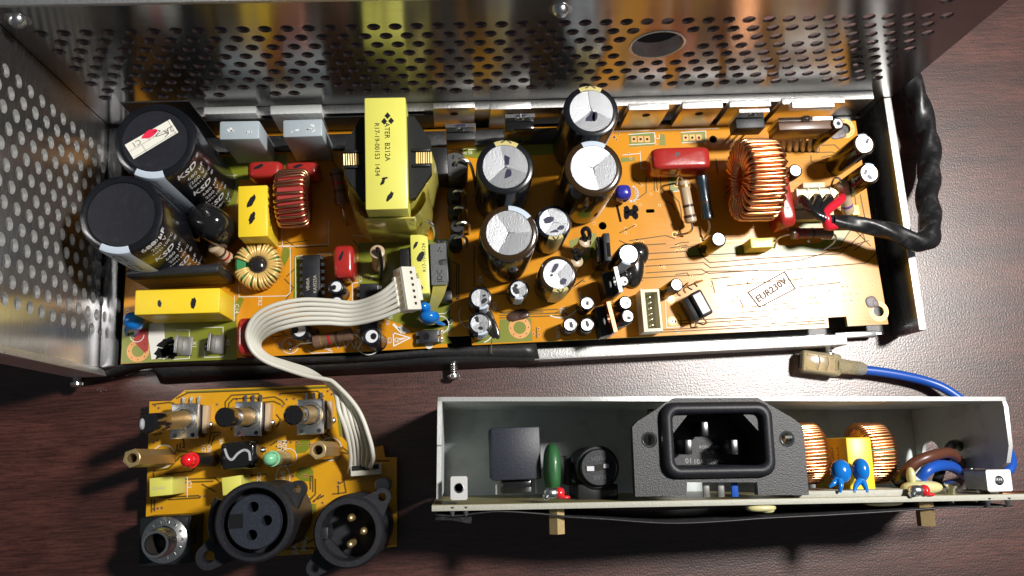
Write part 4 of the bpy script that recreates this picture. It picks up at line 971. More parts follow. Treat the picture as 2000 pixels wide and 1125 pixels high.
for s2 in (-1, 1):
    for y in (-1.3, 1.3): Geo().box((s2 * (a / 2 + .5), y, 2.3), (1.2, 1.3, .3)).box((s2 * (a / 2 + 1), y, 1.2), (.3, 1.2, 2.4)).build('pin', 'tin', o)
marks_on(o, ((-.9, .1, 1.3, 1.2, 20),), h, 'marker_black')
# ---------------------------------------------------------------- transistors along the wall and on the board
for qd, la in ((((427, 236), (505, 235), (509, 271), (429, 273)), 'transistor under a pale grey rubber cap next to the labelled tall capacitor'), (((551, 234), (628, 231), (632, 266), (553, 268)), 'transistor under a pale grey rubber cap next to the transformer')):
    o, a, b, h = topbox(MB, qd, 24, 'transistor', 'grey_silicone', la, .7)
    gg = Geo()
    for k in range(7): gg.disc(random.uniform(.3, .9), h + .05, 9, 0, T3(random.uniform(-4, 4), random.uniform(-1.5, 1.5)), ry=random.uniform(.2, .5), jit=.3, rot=random.uniform(0, 3))
    gg.build('paste_smear', 'paste', o)
def to220(px0, px1, py, h, label, ang=0, tabh=6.0, body=9.0, z0=4.5, tab='tin', bodym='black_plastic', w=None, mark=False, depth=3.2, lead=True):
    a = MB.p(px0, py, h); b = MB.p(px1, py, h); w = w or (b - a).length; c = (a + b) / 2
    M = RZ(ang)
    tb = Geo().prism([(-w / 2, -tabh), (w / 2, -tabh), (w / 2, 0), (-w / 2, 0)], -.65, .65, [circle(0, -tabh / 2 + .2, 1.7, 18)], 0, RX(90))
    tb.box((0, 0, -tabh - (body / 2)), (w, 1.3, body), 0)
    o = tb.build('transistor', tab, Bo, (c.x, c.y, h), M, label)
    Geo().box((0, -1.9, -tabh - body / 2), (w * .98, depth, body), 0, .35).build('moulding', bodym, o)
    if lead:
        for i in (-1, 0, 1): Geo().box((i * 2.5, -1.5, -(h + tabh + body) / 2), (.8, .5, h - tabh - body), 0).build('lead', 'lead', o)
    if mark: Geo().disc(2.2, .06, 12, 0, ry=.45, jit=.2).build('ink_mark', 'ink_violet', o)
    return o
to220(870, 929, 245, 20, 'metal tab transistor with violet ink dash below the spacer blocks', mark=True, tabh=4.5, body=8.5, bodym='black_soft')
to220(987, 1045, 226, 22, 'metal tab transistor with a black face and ink dash', mark=True, tabh=3.6, body=11, bodym='black_gloss')
to220(1444, 1503, 216, 25, 'wide clamped transistor before the third bare spacer block', tabh=5, body=7, depth=5, bodym='black_soft')
o = to220(1520, 1626, 232, 20, 'wide amplifier chip with a row of silver pins in the wall corner', tabh=.8, body=10, depth=3.6, tab='alu_block', bodym='resin_brown', lead=False)
gp = Vector(o.location) / S
for i in range(8):
    a = MB.p(1506 + i * 13.0, 268, 7) - gp; b = MB.p(1503 + i * 13.0, 288, 2.5) - gp; e = MB.p(1503 + i * 13.0, 293, 0) - gp
    Geo().tube(smoothpath([a + Vector((0, 2.5, 1.2)), a, b, e], 4), .85, 8).build('pin', 'pin_tin', o)
g = Geo().box((0, 0, 0), (15, 2.6, 3), 0, .2); q = MB.p(1585, 206, 29); g.build('clamp_bar', 'alu_cut', Bo, tuple(q), None)
def to220y(edge, h, label, tab, ztab=None, w=None, mo='black_plastic'):
    """transistor whose plate stands along y: edge = (px, py) of the two ends of its top edge"""
    a = MB.p(*edge[0], h); b = MB.p(*edge[1], h); c = (a + b) / 2; w = (b - a).length
    ang = math.degrees(math.atan2(b.y - a.y, b.x - a.x))
    o = Geo().prism([(-w / 2, -6), (w / 2, -6), (w / 2, 0), (-w / 2, 0)], -.65, .65, [circle(0, -3, 1.7, 18)], 0, RX(90)).box((0, 0, -h / 2 - 2), (w, 1.3, h - 8), 0).build('transistor', tab, Bo, (c.x, c.y, h), RZ(ang), label)
    Geo().box((0, -2.2, -6 - (h - 8.5) / 2), (w * .98, 3.4, h - 8.5), 0, .35).build('moulding', mo, o)
    return o
to220y(((1202, 521), (1213, 569)), 20, 'upright transistor with a bright steel tab in front of the black glue', 'tin')
to220y(((1188, 589), (1203, 648)), 18, 'upright transistor with a copper coloured tab behind the pin header', 'copper_dull')
o, a, b, h = topbox(MB, ((1177, 455), (1190, 455), (1195, 509), (1182, 510)), 17, 'transistor', 'black_soft', 'fully black upright transistor with a slot behind the bright capacitor', .3)
Geo().box((.4, -1, h), (1.0, b * .5, .5)).build('slot', 'black_gloss', o); Geo().box((-2.2, 0, 8), (1.6, b * .9, 13), 0, .3).build('moulding', 'black_gloss', o)
# ---------------------------------------------------------------- ferrite bead, diode row
q = MB.p(888, 322, 15); k = MB.mm(888, 322, 15)
fb = Geo().lathe([(0, .5), (25 * k, .5), (26.5 * k, 1.5), (26.5 * k, 14), (25 * k, 15), (6 * k, 15), (5 * k, 14.2), (0, 14.2)], 36).build('ferrite_choke', 'ceramic_bead', Bo, (q.x, q.y, 0), None, 'dark grey ferrite choke with a wire looping from its middle')
Geo().tube(smoothpath([Vector((0, 0, 13)), Vector((.4, .4, 16)), Vector((2.5, 1.2, 17.2)), Vector((5.4, -.2, 16)), Vector((6.8, -3.5, 10)), Vector((7.2, -5, 0))], 7), .55, 8).build('lead', 'lead', fb)
marks_on(fb, ((-.4, 2.9, .35, .9, -20),), 15)
for i, (x, y) in enumerate(((886, 379), (888, 411), (893, 441), (889, 469))):
    q = MB.p(x, y, 11)
    d_ = Geo().lathe([(0, 1), (2.3, 1), (2.5, 1.6), (2.5, 10.2), (2.2, 11), (0, 11)], 22).build('upright_diode', 'black_soft', Bo, (q.x, q.y, 0), None, 'black upright diode in the shaded row beside the large clean capacitor')
    Geo().tube(smoothpath([Vector((0, 0, 10.5)), Vector((.2, .3, 12.6)), Vector((2.0, .6, 13)), Vector((4, .2, 11)), Vector((4.3, 0, 0))], 6), .5, 8).build('lead', 'lead', d_)
# black glue beside the bright capacitor, glue on mounting holes
q = MB.p(1236, 522, 0)
Geo().superbox((0, 0, 0), (8, 16, 9), .85, 26).superbox((1.5, 5, 0), (8, 9, 8), .9, 22).superbox((-3, -4, 0), (6, 7, 8), .9, 22).build('glue_blob', 'glue_black', Bo, (q.x, q.y, .5), RZ(-8), 'glossy black glue heaped around the bright capacitor', smooth=80)
for x, y, a, b, m in ((1010, 616, 8, 3.8, 'glue_brown'), (1702, 590, 4.5, 4.5, 'glue_grey'), (1636, 263, 6, 3.5, 'glue_grey'), (957, 630, 4, 12, 'glue_black')):
    q = MB.p(x, y, 0); Geo().superbox((0, 0, 0), (a, b, .7), .8, 20).superbox((a * .25, -b * .2, 0), (a * .6, b * .7, .9), .8, 16).build('glue_smear', m, Bo, (q.x, q.y, .05), RZ(15), None, smooth=80)
# ---------------------------------------------------------------- headers and plugs
q0 = MB.p(1251, 566, 9); q1 = MB.p(1287, 564, 9); q2 = MB.p(1295, 646, 9); q3 = MB.p(1258, 648, 9)
c = (q0 + q1 + q2 + q3) / 4; wx = ((q1 - q0).length + (q2 - q3).length) / 2; wy = ((q0 - q3).length + (q1 - q2).length) / 2; an = math.degrees(math.atan2((q1 - q2).y, (q1 - q2).x)) - 90
hd = Geo().prism([(-wx / 2, -wy / 2), (wx / 2, -wy / 2), (wx / 2, wy / 2), (-wx / 2, wy / 2)], 0.3, 9, [[(-wx / 2 + 1.4, -wy / 2 + 1), (wx / 2 - .7, -wy / 2 + 1), (wx / 2 - .7, wy / 2 - 1), (-wx / 2 + 1.4, wy / 2 - 1)]]).box((0, 0, 1.5), (wx - .4, wy - .4, 2)).build('pin_header', 'nylon_cream', Bo, (c.x, c.y, 0), RZ(an), 'empty cream six pin header near the front edge')
for i in range(6): Geo().box((.2, (i - 2.5) * 2.0, 4.5), (.5, .5, 6), 0, .1).build('pin', 'tin', hd)
# taped black part, turned
o, a, b, h = topbox(MB, ((1347, 574), (1368, 564), (1396, 609), (1374, 621)), 9.5, 'taped_coil', 'black_soft', 'small black taped block with a white squiggle label', .8)
Geo().box((-1.6, 0, 4), (a + 2, b * .94, 7.0), 0, .8).build('lower_body', 'black_plastic', o)
gg = Geo().add([(-a * .36, -b * .38, h + .05), (a * .3, -b * .38, h + .05), (a * .3, b * .40, h + .05), (-a * .36, b * .40, h + .05)], [[0, 1, 2, 3]], 0)
gg.strip([(-.9, 2.6), (.6, 1.8), (-.6, .4), (.4, -.8), (-.4, -2.2)], .9, h + .09, 1); gg.build('white_label', ['seg_white', 'score'], o)
for L in ([(1352, 566, 6), (1342, 560, 5), (1344, 552, 0)], [(1362, 560, 6), (1356, 552, 5), (1372, 548, 0)], [(1364, 626, 4), (1358, 636, 2), (1362, 638, 0)], [(1374, 622, 4), (1380, 630, 2), (1374, 634, 0)]):
    Mo = LM[o.name].inverted(); Geo().tube(smoothpath([Mo @ (MB.p(*p) * S) / S for p in L], 5), .3, 6).build('lead', 'lead', o)
# spade tabs at the corner
for x, y, la in ((343, 671, 'left'), (408, 668, 'right')):
    q = MB.p(x, y, 7)
    Geo().box((0, 0, 3.6), (.9, 6.2, 7.0), 0, .2).box((1.5, 0, .5), (4, 6.5, .8), 0, .2).build('spade_tab', 'steel_dull', Bo, (q.x, q.y, 0), RZ(-4))
q = MB.p(412, 676, 3); Geo().superbox((0, 0, 0), (2.6, 3.4, 3), .9, 16).build('glue_smear', 'glue_black', Bo, (q.x - 1.6, q.y, 1.0), None, None, smooth=80)
# white power connector
o, a, b, h = topbox(MB, ((1556, 369), (1644, 366), (1646, 396), (1559, 399)), 11, 'power_connector', 'nylon_cream', 'white four way power connector with black and red wires', .4)
gg = Geo()
for i in range(4): gg.box(((i - 1.5) * a / 4, .3, h + .02), (a / 4 - .9, b * .62, .3), 0)
gg.build('contact_window', 'brass', o)
Geo().box((-1.5, b / 2 + 1.4, 6.5), (a * .5, 2.2, 8.5), 0, .4).box((0, -b / 2 - 2.0, 2.5), (a * .92, 4, 4.5), 0, .6).build('latch', 'nylon_cream', o)
gg = Geo()
for i in range(5): gg.box(((i - 2) * a / 4, 0, h + .25), (.7, b, .5), 0, .1)
gg.build('divider', 'nylon', o)

# ================================================================== SPEAKER CABLE
CB = Thing('power_cable', 'thick black twisted cable with three black leads and one red lead bending over the flange', 'cable', T3(150, 70, 0))
z0 = 13
for i, (x, y, m) in enumerate(((1564, 386, 'wire_black'), (1592, 384, 'wire_black'), (1614, 385, 'wire_black'), (1637, 385, 'wire_red'))):
    pts = [CB.p(x, y, 23), CB.p(x + 6, y + 4, 27), CB.p(1583 + i * 10, 408 + i * 2, 31), CB.p(1600 + i * 5, 422 + 2 * i, 32), CB.p(1618, 427 + i * 5, 31), CB.p(1640, 432 + 1.5 * i, 30)]
    Geo().tube(smoothpath(pts, 8), 1.45 if i < 3 else 1.6, 12, 0).build('wire', m, CB.o, label='red insulated lead' if i == 3 else None)
pts = [(1625, 434, 30), (1660, 437, 30), (1700, 442, 30), (1740, 453, 30), (1772, 466, 29), (1795, 473, 28), (1810, 470, 26.5), (1817, 455, 25), (1816, 425, 22), (1812, 390, 18), (1814, 350, 14), (1816, 310, 11), (1812, 270, 9), (1803, 235, 8), (1794, 200, 8), (1783, 170, 8), (1768, 140, 8), (1740, 110, 8), (1700, 85, 7)]
rad = [2.7, 2.7, 2.8, 3.0, 3.1, 3.4, 3.6, 3.7, 3.8, 3.9, 4.0, 4.0, 4.0, 4.0, 4.0, 4.0, 4.0, 4.0, 4.0]
P = smoothpath([CB.p(*p) for p in pts], 10); Rr = [rad[min(len(rad) - 1, int(i / 10))] * (1 - (i % 10) / 10) + rad[min(len(rad) - 1, int(i / 10) + 1)] * ((i % 10) / 10) for i in range(len(P))]
Geo().tube(P, Rr, 28, 0, lobes=3, twist=.13, depth=.115).build('sleeve', 'cable_sleeve', CB.o, label='black heat shrunk outer sleeve', smooth=80)

# ================================================================== RIBBON CABLE
RB = Thing('ribbon_cable', 'white six wire ribbon cable looping from the main board down to the control board', 'cable', T3(-50, 45, 0))
ctl = [  # px, py, z, width direction, pitch
    (776, 578, 36, (-.1, 1, .2), 1.9), (738, 599, 33.5, (.15, 1, .25), 1.6), (690, 612, 29.5, (.25, 1, .15), 1.45), (640, 609, 30, (.15, 1, .1), 1.5), (590, 609, 31, (0, 1, .1), 1.6), (545, 618, 31, (-.35, 1, .25), 1.6),
    (513, 634, 29, (-.6, .8, .6), 1.5), (496, 658, 26, (-.45, .25, 1), 1.45), (500, 682, 24, (-.15, -.15, 1), 1.45), (522, 701, 23, (0, -.3, 1), 1.45), (560, 715, 22, (.05, -.4, 1), 1.4), (605, 730, 22, (.05, -.35, 1), 1.4),
    (648, 750, 23, (.35, .1, .9), 1.45), (678, 785, 24, (.9, .3, .5), 1.8), (693, 828, 24, (1, .25, .1), 2.0), (704, 868, 21, (1, .2, 0), 1.75), (705, 900, 16, (1, .1, 0), 1.3), (706, 921, 11.0, (1, 0, 0), 1.7)]
C = [RB.p(a, b, z) for a, b, z, w, p in ctl]; Wd = [Vector(w).normalized() * p for a, b, z, w, p in ctl]
Cs = smoothpath(C, 8); Ws = smoothpath(Wd, 8)
for i in range(6):
    f = (2.5 - i)
    pts = []
    for k, (c_, w_) in enumerate(zip(Cs, Ws)):
        t = k / (len(Cs) - 1); fan = max(0, math.sin((t - .70) / .28 * PI)) if .70 < t < .98 else 0
        pts.append(c_ + w_ * f + Vector((0, (f * -2.6) * fan * .9, f * f * .35 * fan)))
    Geo().tube(pts, .74, 10, 0).build('wire', 'wire_white', RB.o, smooth=80)
    if i >= 4: Geo().tube([p + Vector((-.12, -.52, -.22)) for p in pts[58:98]], .36, 6).build('printed_line', 'wire_pink', RB.o, label='dashed pink line printed on the ribbon underside', smooth=80)
pA = RB.p(792, 562, 37)
ph = Geo().box((0, 0, 0), (5.6, 14.6, 5.4), 0, .35)
pl = ph.build('plug', 'nylon', RB.o, tuple(pA + Vector((.4, -.3, -2.0))), RZ(7) @ RY(38), 'white six way plug housing', smooth=40)
gg = Geo()
for i in range(6): gg.box((.6, (i - 2.5) * 2.1, 2.7), (.9, .9, .14), 0)
gg.build('contact_window', 'dark_hole', pl)
gg = Geo()
for i in range(6): gg.box((-2.82, (i - 2.5) * 2.1, .3), (.14, 1.5, 2.6), 0)
gg.build('wire_entry', 'resin_beige', pl)
Geo().box((-3.0, 0, -2.2), (.9, 9.6, 1.6), 0, .2).box((3.3, -.5, .6), (1.6, 7.5, 4.2), 0, .4).build('latch', 'nylon', pl)

# ================================================================== CONTROL BOARD
CT = Thing('control_board', 'small amber control board with three pots, two round sockets and a jack', 'circuit board', T3(-65, -2, 8) @ RY(-1.0))
Co = CT.o
outl = CT.xy([(292, 784), (334, 783), (361, 762), (655.5, 751), (668, 853), (692.5, 881), (748, 870), (752, 893), (775, 893), (775, 1067), (640, 1080), (282, 1102)])
Geo().prism(outl, -1.6, 0, [], 0, side=1).build('board_plate', ['pcb_mask_yellow', 'pcb_olive'], Co, smooth=30)
g = Geo()
for poly in ([(576, 862), (606, 858), (606, 874), (596, 884), (578, 886)], [(584, 914), (606, 912), (612, 920), (612, 940), (590, 940), (576, 930)], [(596, 984), (618, 984), (616, 1000), (600, 1000)], [(490, 866), (508, 864), (514, 882), (500, 888)], [(480, 940), (512, 938), (506, 950), (484, 952)], [(362, 764), (655, 753), (655, 757), (362, 768)], [(652, 756), (656, 756), (668, 853), (663, 853)]):
    p = CT.xy(poly); g.add([(x, y, Z1) for x, y in p], [list(range(len(p)))])
o = g.build('bare_mask_area', 'pcb_olive', Co); o['kind'] = 'stuff'
tr = Geo()
for L in ([(298, 790), (330, 786), (340, 788)], [(345, 778), (368, 767), (450, 764), (640, 757)], [(440, 800), (440, 785), (452, 772), (505, 769), (512, 778), (536, 775), (550, 782), (556, 790)], [(446, 800), (447, 788), (456, 779), (500, 777), (508, 786), (534, 784), (548, 790)], [(548, 769), (620, 764), (632, 774)], [(300, 760), (300, 760)],
          [(302, 920), (330, 915), (352, 892), (375, 882)], [(300, 924), (300, 935)], [(322, 926), (375, 920), (384, 908)], [(360, 936), (420, 934), (430, 942)], [(360, 942), (416, 940)], [(346, 868), (346, 880), (390, 886)], [(352, 866), (352, 876)], [(358, 858), (360, 874)], [(408, 866), (412, 846), (428, 844)], [(412, 870), (418, 852), (430, 848)],
          [(312, 972), (388, 968)], [(330, 976), (390, 972)], [(296, 975), (296, 1000)], [(302, 975), (302, 998)], [(452, 800), (452, 840)], [(616, 936), (616, 965), (606, 975)], [(611, 930), (611, 960)], [(606, 930), (606, 955)], [(661, 945), (672, 940), (676, 962), (650, 965)], [(661, 951), (661, 965)], [(620, 975), (632, 968)], [(612, 980), (626, 966)], [(630, 845), (640, 850), (684, 886)],
          [(626, 850), (660, 882), (690, 888)], [(528, 870), (540, 862), (560, 864)], [(540, 872), (556, 880)], [(566, 900), (560, 912)], [(470, 928), (486, 934)], [(640, 1040), (600, 1060)], [(560, 1072), (640, 1070)], [(395, 946), (420, 960)], [(300, 850), (316, 846)], [(470, 845), (474, 858)], [(480, 930), (520, 926)], [(720, 900), (760, 900)], [(540, 810), (548, 820), (540, 834)]):
    tr.strip(CT.xy(L), .5, Z2)
o = tr.build('trace_outline', 'trace', Co); o['kind'] = 'stuff'
va = Geo()
for x, y in ((300, 920), (358, 874), (430, 845), (547, 770), (654, 762), (552, 793), (400, 969), (391, 970), (522, 930), (661, 942), (660, 950), (628, 970), (614, 978), (608, 930), (600, 929), (594, 929), (572, 930), (580, 864), (584, 868), (568, 864), (605, 868), (303, 792), (310, 797), (300, 864), (308, 860), (640, 764), (646, 760), (560, 780), (574, 779), (630, 982), (700, 940), (648, 770), (424, 790), (462, 780), (300, 994), (308, 993), (316, 992)):
    q = CT.p(x, y); va.disc(.55, Z2, 12, 0, T3(q.x, q.y)); va.disc(.27, Z3, 8, 1, T3(q.x, q.y))
o = va.build('plated_hole', ['pad', 'dark_hole'], Co); o['kind'] = 'stuff'
sk = Geo()
def ringc(x, y, r, w=.25, a0=0, a1=360):
    q = CT.p(x, y); n = 30; sk.strip([(q.x + r * math.cos(math.radians(a0 + (a1 - a0) * k / n)), q.y + r * math.sin(math.radians(a0 + (a1 - a0) * k / n))) for k in range(n + 1)], w, Z3)
ringc(319, 891, 3.8, .35); ringc(645, 877, 3.9, .35); ringc(563, 893, 2.9, .25)
for s_, x, y, z_, a in (('LD1', 398, 878, 2.0, 90), ('RD', 409, 876, 2.0, 90), ('LD2', 546, 870, 2.0, 90), ('GN', 556, 868, 2.0, 90), ('INPUT', 597, 994, 3.6, 90), ('POWER', 577, 1004, 3.6, 90), ('BAL OUT', 576, 1050, 2.6, 90), ('PHONE', 594, 1050, 2.6, 90), ('C1', 370, 946, 2.2, -90), ('C20', 506, 932, 2.0, -90), ('D1', 692, 903, 2.0, 60), ('VR', 432, 862, 1.8, 90)):
    q = CT.p(x, y); sk.text(s_, z_, T3(q.x, q.y, Z3) @ RZ(a), 0, bold=.01)
q = CT.p(553, 934); n = 30; sk.strip([(q.x + 2.3 * math.cos(2 * PI * k / n), q.y + 4.2 * math.sin(2 * PI * k / n)) for k in range(n)], .35, Z3, 0, True); sk.text('RoHS', 2.2, T3(q.x, q.y, Z3) @ RZ(90), 0, bold=.02)
for L in ([(363, 932), (366, 932), (366, 970)], [(684, 906), (684, 930)]): sk.strip(CT.xy(L), .28, Z3)
o = sk.build('silkscreen_print', 'silk', Co); o['kind'] = 'stuff'
# pots
def pot(plate, tip, label, dark=False):
    o, a, b, h = topbox(CT, plate, 7.5, 'potentiometer', 'tin' if not dark else 'steel', label, .35, 5.8)  # darker plate metal stands in for the ribbon's shadow
    Mo = LM[o.name].inverted(); L_ = lambda p: (Mo @ (p * S)) / S
    Geo().box((0.4, 0, 3.0), (a * .96, b * .94, 5.6), 0, .3).build('housing', 'black_plastic', o)
    gg = Geo()
    for r in (4.2, 3.6): gg.lathe([(r + .2, h), (r + .1, h + .22), (r - .1, h + .22), (r - .2, h)], 32, 0, T3(0, .6))
    gg.lathe([(3.4, h), (3.4, h + 1.2), (2.9, h + 1.6), (0, h + 1.6)], 32, 0, T3(0, .6)); gg.build('collar', 'tin', o)
    t = L_(CT.p(tip[0], tip[1], 36)); base = Vector((0, .6, h + 1)); v = t - base; M = T3(*base) @ v.to_track_quat('Z', 'Y').to_matrix().to_4x4(); ln = v.length
    Geo().lathe([(2.95, 0), (2.95, ln * .62), (2.7, ln * .62)], 28, 0, M).build('shaft', 'brass', o)
    Geo().lathe([(2.7, ln * .55), (3.0, ln * .6), (3.0, ln - .6), (2.5, ln), (0, ln)], 28, 0, M).box((0, 0, ln - 2.5), (1.0, 5.9, 5.2), 0, M=M).build('shaft_tip', 'black_gloss', o)
    for i in range(3): Geo().box(((i - 1) * 2.6, b / 2 + 1.2, 1.2), (.9, 2.6, .4), 0).box(((i - 1) * 2.6, b / 2 + 2.4, .6), (.8, .4, 1.2)).build('pin', 'tin', o)
    Geo().box((a / 2 + 1.2, .5, 2.6), (1.6, b * .8, 4.2), 0, .2).build('wafer', 'resin_beige', o)
    q_ = Geo().superbox((a / 2 + 2.2, -1.2, 1.0), (1.8, 2.2, 2.2), .8, 14); q_.build('solder_joint', 'solder', o, smooth=80)
    gg = Geo()
    for sx in (-1, 1): gg.disc(.7, h + .03, 14, 0, T3(sx * a * .32, -b * .40))
    gg.build('rivet_hole', 'dark_hole', o)
    return o
pot(((335, 789), (388, 787), (386, 856), (330, 858)), (288, 827), 'potentiometer nearest the corner brass standoff, with a worn shaft tip')
pot(((459, 785), (511, 783), (510, 852), (456, 853)), (438, 815), 'middle potentiometer behind the black taped coil')
pot(((580, 781), (633, 778), (632, 848), (579, 849)), (572, 811), 'shaded potentiometer beside the white ribbon', True)
q = CT.p(276, 828, 36.5); Geo().superbox((0, 0, 0), (1.8, 3.8, 3.8), .8, 18).build('shaft_paint', 'shaft_grey', Co, tuple(q + Vector((0, 0, -1.5))), None, 'white worn end of a potentiometer shaft', smooth=80)
# LEDs
def led(px, py, h, m, sp, label):
    q = CT.p(px, py, h); r = 2.15
    o = Geo().lathe([(0, h - 6), (r + .35, h - 6), (r + .35, h - 5.2), (r, h - 5.2), (r, h - 2), (r * .86, h - .9), (r * .5, h - .2), (0, h)], 26).build('indicator_light', m, Co, (q.x, q.y, 0), None, label, smooth=60)
    Geo().lathe([(0, .2), (r + .2, .2), (r + .2, h - 6), (0, h - 6)], 22).build('spacer', sp, o)
    return o
led(362, 899, 28, 'led_red', 'black_plastic', 'red indicator light on a tall black spacer')
led(524, 896, 25, 'led_green', 'spacer_clear', 'pale green indicator light on a clear spacer')
# brass standoffs
def standoff(T, loc, M, L, label, af=5.0):
    R = af / math.sqrt(3); poly = [(R * math.cos(PI / 3 * k + .3), R * math.sin(PI / 3 * k + .3)) for k in range(6)]
    o = Geo().prism(poly, 0.1, L, [circle(0, 0, 1.5, 18)]).lathe([(1.5, L - 6), (0, L - 6)], 18, 1).lathe([(1.5, L), (1.95, L + .06), (2.35, L + .04), (2.5, L - .05)], 24).build('standoff', ['brass', 'dark_hole'], T.o, loc, M, label, smooth=25)
    return o
for x, y, la in ((258, 895, 'brass hex standoff at the corner nearest the red light'), (621, 879, 'brass hex standoff beside the green light')):
    q = CT.p(x, y, 31); standoff(CT, (q.x, q.y, 0), None, 31, la)
# taped coil, small yellow capacitors
c_ = dipped(CT, 428, 499, 862, 917, 13, .6, 'black taped coil with a white squiggle on top', 'black_gloss', 'taped_coil', .3)
gg = Geo().strip([tuple(p.xy) for p in smoothpath([Vector((a_, b_, 0)) for a_, b_ in ((-4, 2.2), (-3, -.4), (-1.6, -1.2), (.2, .6), (2.2, 1.6), (3.8, .8), (4.2, -1.6))], 5)], .75, 13.1); gg.build('ink_mark', 'seg_white', c_)
q = CT.p(505, 892, 3); Geo().superbox((0, 0, 0), (3, 3, 4), .9, 14).superbox((1.5, 2.2, 0), (2.5, 2, 3), .9, 14).build('solder_joint', 'solder', Co, tuple(q), None, None, smooth=80)
o, a, b, h = topbox(CT, ((291, 934), (336, 930), (337, 966), (292, 971)), 13, 'block_capacitor', 'tape_yellow', 'pale yellow block capacitor at the board edge', .3); Geo().text('105463', 1.5, T3(-.6, -.5, h + .05), 0).build('side_print', 'silk_dim', o)
o, a, b, h = topbox(CT, ((433, 932), (470, 929), (472, 962), (434, 970)), 13, 'block_capacitor', 'tape_yellow', 'pale yellow block capacitor half covered by the round socket', .3)
# jack socket
o, a, b, h = topbox(CT, ((270, 1012), (372, 1005), (374, 1102), (272, 1106)), 13, 'jack_socket', 'black_plastic', 'black jack socket with a shiny serrated washer and threaded barrel', .6)
Mo = LM[o.name].inverted(); L_ = lambda p: (Mo @ (p * S)) / S
w_ = L_(CT.p(320, 1055, 14)); R_ = 44 * CT.mm(320, 1055, 14)
wg = Geo().lathe([(R_ * .5, 13.1), (R_, 13.1), (R_, 13.6), (R_ * .9, 14.0), (R_ * .62, 14.6), (R_ * .6, 13.6)], 48, 0, T3(w_.x, w_.y))
for k in range(14):
    t = 2 * PI * k / 14; wg.box((R_ * .8, 0, 14.2), (1.0, .8, .5), 0, .15, M=T3(w_.x, w_.y) @ RZ(math.degrees(t)))
wg.build('washer', 'tin', o)
t_ = L_(CT.p(303, 1063, 22)); R2 = 27 * CT.mm(303, 1063, 22)
bg_ = Geo().lathe([(R2, 13), (R2, 21.4), (R2 * .95, 22), (R2 * .78, 22), (R2 * .72, 21.4), (R2 * .72, 8), (0, 8)], 40, 0, T3(t_.x, t_.y), mis=[0, 0, 0, 0, 1, 1])
for k in range(5): bg_.lathe([(R2, 15 + k * 1.1), (R2 + .22, 15.5 + k * 1.1), (R2, 16 + k * 1.1)], 32, 0, T3(t_.x, t_.y))
bg_.build('barrel', ['steel', 'dark_hole'], o)
Geo().box((a / 2 + .3, 1, 8), (.8, 6, 3), 0, .2).box((a * .2, b / 2 - 2, h + .2), (8, 3, .8), 0, .3).build('latch_rib', 'black_soft', o)
# round sockets
def ear(T, q, r, z0, z1, ctr, w):
    """rounded lug polygon from socket centre to the hole position q (local xy offset)"""
    d = Vector(q); n = d.normalized(); s_ = Vector((-n.y, n.x)); pts = []
    for k in range(13):
        t = -PI / 2 + PI * k / 12; pts.append(tuple(d + n * r * math.cos(t) + s_ * r * math.sin(t)))
    pts += [tuple(n * ctr + s_ * w), tuple(n * ctr - s_ * w)]
    return pts
def socket(px, py, h, dpx, label, female, ears, hz):
    q = CT.p(px, py, h); R = dpx * CT.mm(px, py, h) / 2
    g_ = Geo()
    if female:
        prof = [(R * .97, 2), (R * .97, h - 6), (R, h - 5), (R, h - .8), (R - .7, h), (R - 1.6, h), (R - 2.0, h - .6), (R - 2.1, h - 9), (R * .68, h - 9)]
    else:
        prof = [(R * 1.02, 2), (R * 1.05, h - 7), (R, h - 6), (R, h - .6), (R - .5, h), (R * .80, h), (R * .775, h - .5), (R * .76, h - 14), (0, h - 14)]
    g_.lathe(prof, 56)
    for (ex, ey, er) in ears:
        e = CT.p(ex, ey, hz) - Vector((q.x, q.y, 0)); rr = er * CT.mm(ex, ey, hz)
        g_.prism(ear(CT, (e.x, e.y), rr, 0, 0, R * .6, R * .55), hz - 3.4, hz, [circle(e.x, e.y, rr * .48, 18)])
    o = g_.build('round_socket', 'black_soft', Co, (q.x, q.y, 0), None, label, smooth=40)
    return o, R, h, q
fs, R, h, q = socket(495, 1020, 34, 154, 'black round socket with three holes next to the jack', True, ((580, 956, 17), (407, 1088, 25)), 26)
ri = 51.5 * CT.mm(495, 1020, 33)
hh = [(CT.p(x, y, 32.5) - q) for x, y in ((495, 990), (521, 1016.5), (492, 1045))]
Geo().prism(circle(0, 0, ri, 48), 20, 32.5, [circle(p.x, p.y, 1.6, 18) for p in hh]).lathe([(ri + .02, 31.8), (ri + .3, 32), (ri + .02, 32.7)], 48).build('insert', 'navy_plastic', fs)
p = CT.p(461, 1018, 32.5) - q; Geo().box((p.x, p.y, 32.55), (4.2, 4.2, .14), 0).build('polarity_key', 'black_gloss', fs)
for e in (0,):
    gg = Geo()
    pts = [(R + 2.6) * Vector((math.cos(t), math.sin(t))) for t in [math.radians(150 + 6 * k) for k in range(10)]]
    gg.tube([(p_.x, p_.y, 27) for p_ in pts], 1.2, 10); gg.build('guard_rib', 'black_soft', fs)
ms, R, h, q = socket(680, 1040, 33, 136, 'black round socket with three brass pins in the shade', False, ((746, 971, 17), (615, 1110, 17)), 27)
for x, y in ((684, 1012), (709, 1038), (683, 1064)):
    p = CT.p(x, y, 30) - q; Geo().lathe([(1.15, h - 14), (1.15, 29), (.9, 29.8), (.4, 30.2), (0, 30.25)], 18, 0, T3(p.x, p.y)).build('contact_pin', 'brass', ms)
p = CT.p(629, 1042, 31) - q; Geo().box((p.x + .8, p.y, 27), (2.2, 3.6, 9), 0, .3).build('polarity_key', 'black_soft', ms)
Geo().box((0, 0, 9), (R * 1.7, R * 1.5, 16), 0, 1).build('rear_block', 'black_plastic', ms)
